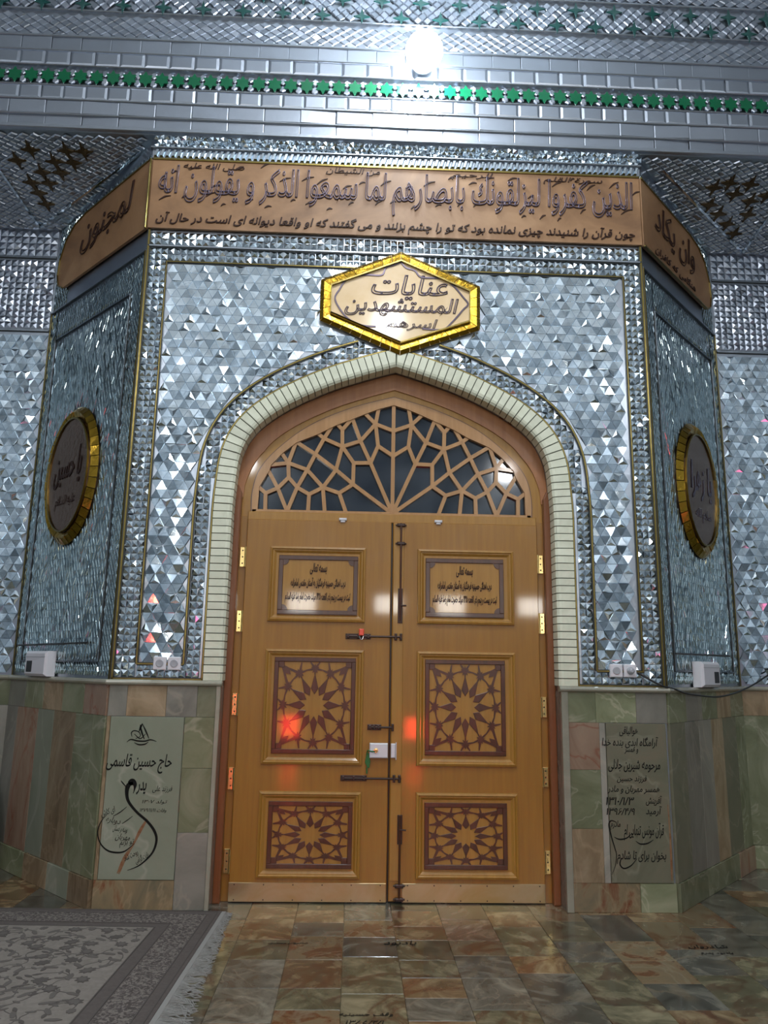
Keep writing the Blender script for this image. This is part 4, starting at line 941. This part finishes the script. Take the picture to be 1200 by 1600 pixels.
# rim lock, padlock, key tag
mb = MB(); mb.box(FR, .132, .266, .998, 1.102, DY, DY+.042, .006); lk = mb.build('rim_lock', WHITEP, d1)
lathe(FR.p(.178, 1.052, DY+.042), FR.n, [(.016, 0), (.016, .008), (.006, .009)], 16).build('lock_cylinder', BRASS, lk)
mb = MB(); mb.box(FR, .289, .322, 1.0, 1.10, DY+.006, DY+.040, .005); mb.box(FR, .325, .331, .985, 1.108, DY+.006, DY+.02, .001); mb.build('lock_strike', WHITEP, d2)
pk = empty('padlock', FR.p(.055, 1.83, DY+.03), 'small red padlock hooked on the topmost slide bolt', 'padlock')
REDP = mat('red_plastic', (.75, .07, .03), .35)
mb = MB(); mb.box(FR, .035, .072, 1.885, 1.935, DY+.028, DY+.048, .005); mb.build('lock_body', REDP, pk)
mb = MB(); mb.tube([FR.p(.054+.014*math.cos(R(t)), 1.882+(.028*math.sin(R(t)) if t > 180 else 0), DY+.038) for t in range(180, 361, 20)], .0035, 6); mb.build('shackle', mat('steel', (.6, .6, .6), .25, 1), pk)
kt = empty('key_tag', FR.p(.115, .98, DY+.02), 'green key tag and cord hanging beside the white lock', 'key tag')
GRP = mat('green_plastic', (.0, .12, .025), .4)
mb = MB(); mb.poly(FR, [(.100, .965), (.104, .955), (.118, .93), (.132, .925), (.140, .97), (.128, 1.03), (.112, 1.03)], DY+.012, DY+.022, .002); mb.build('tag', GRP, kt)
mb = MB(); mb.tube([FR.p(.178, 1.05, DY+.052), FR.p(.150, 1.045, DY+.05), FR.p(.118, 1.05, DY+.03), FR.p(.112, 1.02, DY+.022)], .005, 6); mb.build('cord', GRP, kt)
mb = MB(); mb.box(FR, .110, .120, .885, .93, DY+.012, DY+.018, .001); mb.build('key', GRP, kt)
for x, wh in ((-.11, 'left'), (.64, 'right')):
    mb = MB(); mb.box(FR, x-.03, x+.03, 2.772, 2.792, BD+.03, BD+.06, .005); mb.box(FR, x-.018, x+.018, 2.758, 2.774, BD+.03, BD+.055, .004)
    tag(mb.build('door_catch', WHITEP), 'small white door catch on the transom over the %s leaf' % wh, 'door catch')

# ------------------------------------------------------------------ sockets, boxes, cable
for x, wh, s in ((-1.352, 'left', 1), (1.995, 'right', -1)):
    r_ = empty('wall_socket', FR.p(x, 1.60), 'double white wall socket on the mosaic just %s of the door' % wh, 'socket')
    for k in (-1, 1):
        c = x+k*.052; mb = MB(); mb.box(FR, c-.047, c+.047, 1.608, 1.702, .012, .034, .005); f = mb.build('face_plate', WHITEP, r_)
        lathe(FR.p(c, 1.655, .034), FR.n, [(.028, 0), (.028, .004), (.024, .006), (.010, .005)], 20).build('socket_well', GREYP if k == s or True else WHITEP, f)
for fr, a, wh, sl in ((LC, .65, 'left', -1), (RC, .745, 'right', 1)):
    r_ = empty('wall_dispenser', fr.p(a, 1.54), 'white box with black slot on the angled wall %s of the door' % wh, 'dispenser')
    mb = MB(); mb.box(fr, a-.20, a+.20, 1.538, 1.738, .015, .10, .02); bo = mb.build('case', WHITEP, r_)
    s0 = a+sl*.10 if wh == 'right' else a-.10
    mb = MB(); mb.box(fr, s0-.05, s0+.05, 1.57, 1.66, .10, .104, .002); mb.build('slot', BLACK, bo)
    mb = MB(); mb.box(fr, a-.19, a+.19, 1.69, 1.694, .10, .102); mb.build('lid_seam', GREYP, bo)
    x0, x1 = (.12, 1.40) if fr is LC else (.18, 1.42)
    mb = MB(); mb.tube([fr.p(x0, 1.79, .03), fr.p(x1, 1.80, .03)], .008); bar = mb.build('cable_rod', BLACK)
    tag(bar, 'thin black rod fixed above the white box %s of the door' % wh, 'rod')
cab = []
for px, py, Y in ((996, 1051, -.04), (1010, 1059, -.05), (1035, 1072, -.06), (1052, 1076, .0), (1070, 1083, .12), (1095, 1087, .3), (1120, 1089, .5), (1145, 1084, .75), (1165, 1076, .95), (1180, 1068, 1.1), (1200, 1055, 1.18), (1225, 1040, 1.2)):
    f_ = Frame((0, Y, 0), (1, 0, 0)); a, b = pix(px, py, f_); cab.append((a, Y, b))
mb = MB(); mb.tube(catmull(cab, 5), .0075, 6); tag(mb.build('power_cable', BLACK, smooth=True), 'black cable sagging from the right socket across the marble cap', 'cable')
mb = MB(); lathe(FR.p(2.047, 1.655, .036), FR.n, [(.024, 0), (.022, .03), (.01, .04)], 14).build('plug', GREYP).update_tag()
pl_ = bpy.data.objects['plug']; tag(pl_, 'round grey plug in the socket right of the door', 'plug')

# ------------------------------------------------------------------ floor stones
xs = [-3.6+.335*i for i in range(26)]
def fstone(x0, x1, y0, y1, m):
    mb = MB(); g = .0008; h = random.uniform(-.0006, .0006)
    mb.add([(x0+g, y0+g, -.02), (x1-g, y0+g, -.02), (x1-g, y1-g, -.02), (x0+g, y1-g, -.02), (x0+g, y0+g, -.002+h), (x1-g, y0+g, -.002+h), (x1-g, y1-g, -.002+h), (x0+g, y1-g, -.002+h), (x0+g+.003, y0+g+.003, h), (x1-g-.003, y0+g+.003, h), (x1-g-.003, y1-g-.003, h), (x0+g+.003, y1-g-.003, h)],
           [(8, 9, 10, 11)]+[(i, (i+1) % 4, (i+1) % 4+4, i+4) for i in range(4)]+[(i+4, (i+1) % 4+4, (i+1) % 4+8, i+8) for i in range(4)])
    mb.build('floor_stone', m, floor, origin=((x0+x1)/2, (y0+y1)/2, 0))
rs = random.Random(21)
x = -4.25; ci = 0
while x < 5.0:
    wd = .325; y = -2.75 + (ci % 3)*.13
    y0 = -2.9
    cuts = [y0]
    while cuts[-1] < 1.3: cuts.append(cuts[-1]+rs.choice((.26, .33, .40, .52)))
    for p, q in zip(cuts, cuts[1:]):
        fstone(x, x+wd, p, q, FLOOR[rs.choices(range(6), (5, 4, 4, 4, 2, 2))[0]])
    x += wd; ci += 1
mb = MB(); mb.box(UP, -7.0, 7.6, -10, -2.91, -.02, -.001); st = mb.build('plain_paving', FLOOR[0], floor); st['kind'] = 'stuff'
FLR = Flat((0, 0, 0), (1, 0, 0), (0, 1, 0))
for s_, px, py, w_ in (('وقف حسینیه', 572, 1586, .26), ('۱۳۸۵/۲/۱', 570, 1598, .18), ('یادبود', 625, 1474, .2), ('شادروان محمدی', 450, 1474, .24), ('شادروان', 1105, 1480, .25), ('یادبود پدرم', 1120, 1490, .2)):
    a, b = pix(px, py, FLR); write(s_, FLR, a, b, width=w_, d=.0015, depth=.001, parent=floor, name='small_lettering')

# ------------------------------------------------------------------ rug
RUGC = noise_mat('rug_cream', [(.3, (0.158, 0.137, 0.119)), (.7, (0.216, 0.191, 0.166))], 20, .95, var=.01, per_object=False)
RUGB = noise_mat('rug_border', [(.40, (.05, .04, .036)), (.5, (.085, .07, .064)), (.56, (.17, .148, .13))], 55, .95, per_object=False, distort=.8, detail=2)
RUGG = noise_mat('rug_guard', [(.3, (0.072, 0.059, 0.054)), (.7, (0.0972, 0.0806, 0.072))], 40, .95, per_object=False)
RUGD = mat('rug_dark', (.075, .065, .058), .95); RUGD2 = mat('rug_taupe', (.10, .088, .078), .95); FRW = mat('fringe_cotton', (0.245, 0.238, 0.223), .9)
rug = empty('persian_rug', (-2.6, -1.5, 0), 'grey and cream floral rug with white fringe lying left of the doorway', 'rug')
# rug plane: origin at its far right corner, x to the left along the far edge, y towards the camera
ro_ = Vector((-.855, -.065, 0)); ux = Vector((1, -.035, 0)).normalized()
RG = Flat(ro_, ux, Vector((-ux.y, ux.x, 0)))       # a < 0 into the rug, b < 0 towards the camera
TK = .012
def rbox(a0, a1, b0, b1, h, name, m, par=rug): mb = MB(); mb.box(RG, a0, a1, b0, b1, 0.001, h, .002); return mb.build(name, m, par)
W_, D_ = 3.6, 2.9
# widths: outer guard .09, band .19, inner guard .09
rbox(-W_, 0, -D_, 0, TK-.001, 'pile_border', RUGG)
mb = MB(); o1, o2 = .085, .27
mb.box(RG, -W_, -o1, -o2, -o1, .001, TK+.001, .001); mb.box(RG, -o2, -o1, -D_, -o2, .001, TK+.001, .001); mb.build('patterned_band', RUGB, rug)
rbox(-W_, -.36, -D_, -.36, TK+.001, 'pile_field', RUGC)
mb = MB()
for o in (.02, .08, .275, .352):
    mb.box(RG, -W_, -o, -o-.007, -o, .001, TK+.002); mb.box(RG, -o-.007, -o, -D_, -o, .001, TK+.002)
mb.build('border_line', RUGD, rug)
# woven floral motifs
rr = random.Random(5); flo = MB(); flo2 = MB(); z1 = TK+.0022
def blob(mbx, a, b, rx, ry, t, nn=9, jag=.25, h=z1, k=0):
    P = []
    for i in range(nn*2):
        an = 2*math.pi*i/(nn*2); r_ = 1-(jag if i % 2 else 0); x_, y_ = rx*r_*math.cos(an), ry*r_*math.sin(an)
        P.append((a+x_*math.cos(t)-y_*math.sin(t), b+x_*math.sin(t)+y_*math.cos(t)))
    if all(p[0] < -.37 and p[1] < -.37 for p in P): mbx.poly(RG, P, TK, h+rr.uniform(0, .0012))
pts_ = []
for i in range(1500):
    a, b = -rr.uniform(.4, 2.6), -rr.uniform(.4, 2.1)
    if any(math.hypot(a-x, b-y) < .082 for x, y in pts_): continue
    pts_.append((a, b)); k = rr.random(); t = rr.uniform(0, 3.14)
    if k < .45:
        blob(flo, a, b, .05, .04, t, 8, .3); blob(flo2, a, b, .03, .024, t, 8, .2, z1+.0006)
    else: blob(flo2, a, b, .045, .016, t, 5, .1)
    p = [(a, b)]; an = t
    for _ in range(7):
        an += rr.uniform(-.2, .75); p.append((p[-1][0]+.03*math.cos(an), p[-1][1]+.03*math.sin(an)))
    if all(q[0] < -.38 and q[1] < -.38 for q in p):
        flo.ribbon(RG, [(x, y, .006) for x, y in catmull(p, 2)], TK, z1-rr.uniform(0.0001, .0009))
        blob(flo, p[-1][0], p[-1][1], .028, .012, an, 4, .1); blob(flo2, p[3][0], p[3][1], .026, .010, an+1, 4, .1)
for mb, nm, m in ((flo, 'floral_motifs', RUGD), (flo2, 'leaf_motifs', RUGD2)):
    o = mb.build(nm, m, rug); o['kind'] = 'stuff'
# selvedge and fringe along the right end
mb = MB(); mb.box(RG, 0, .03, -D_, 0, .001, .009, .002); mb.build('selvedge', FRW, rug)
mb = MB(); b = -.02
while b > -D_+.3:
    ln = .035+min(.12, max(0, -b-.1)*.075)+rr.uniform(-.012, .02); a = .03; an = rr.uniform(-.5, .5)-.15; P = []
    for i in range(6): P.append(RG.p(a, b+(a-.03)*math.tan(an)*.7, .004+.003*math.sin(i*1.3+b*40))); a += ln/5; an += rr.uniform(-.25, .25)
    mb.tube(P, [.0042, .004, .0035, .004, .0035, .002], 4); b -= .0085
o = mb.build('fringe', FRW, rug); o['kind'] = 'stuff'

# dark bundle at the far left by the wall
DARKC = mat('dark_cloth', (.012, .018, .016), .85)
mb = lathe((-2.98, .98, 0), (0, 0, 1), [(.10, 0), (.13, .05), (.125, .25), (.10, .45), (.07, .6), (.03, .68), (.005, .70)], 18)
rd = random.Random(3); mb.v = [(v[0]+rd.uniform(-.008, .008), v[1]+rd.uniform(-.008, .008), v[2]) for v in mb.v]
tag(mb.build('cloth_bundle', DARKC, smooth=True), 'dark cloth bundle leaning in the corner at the far left', 'bundle')
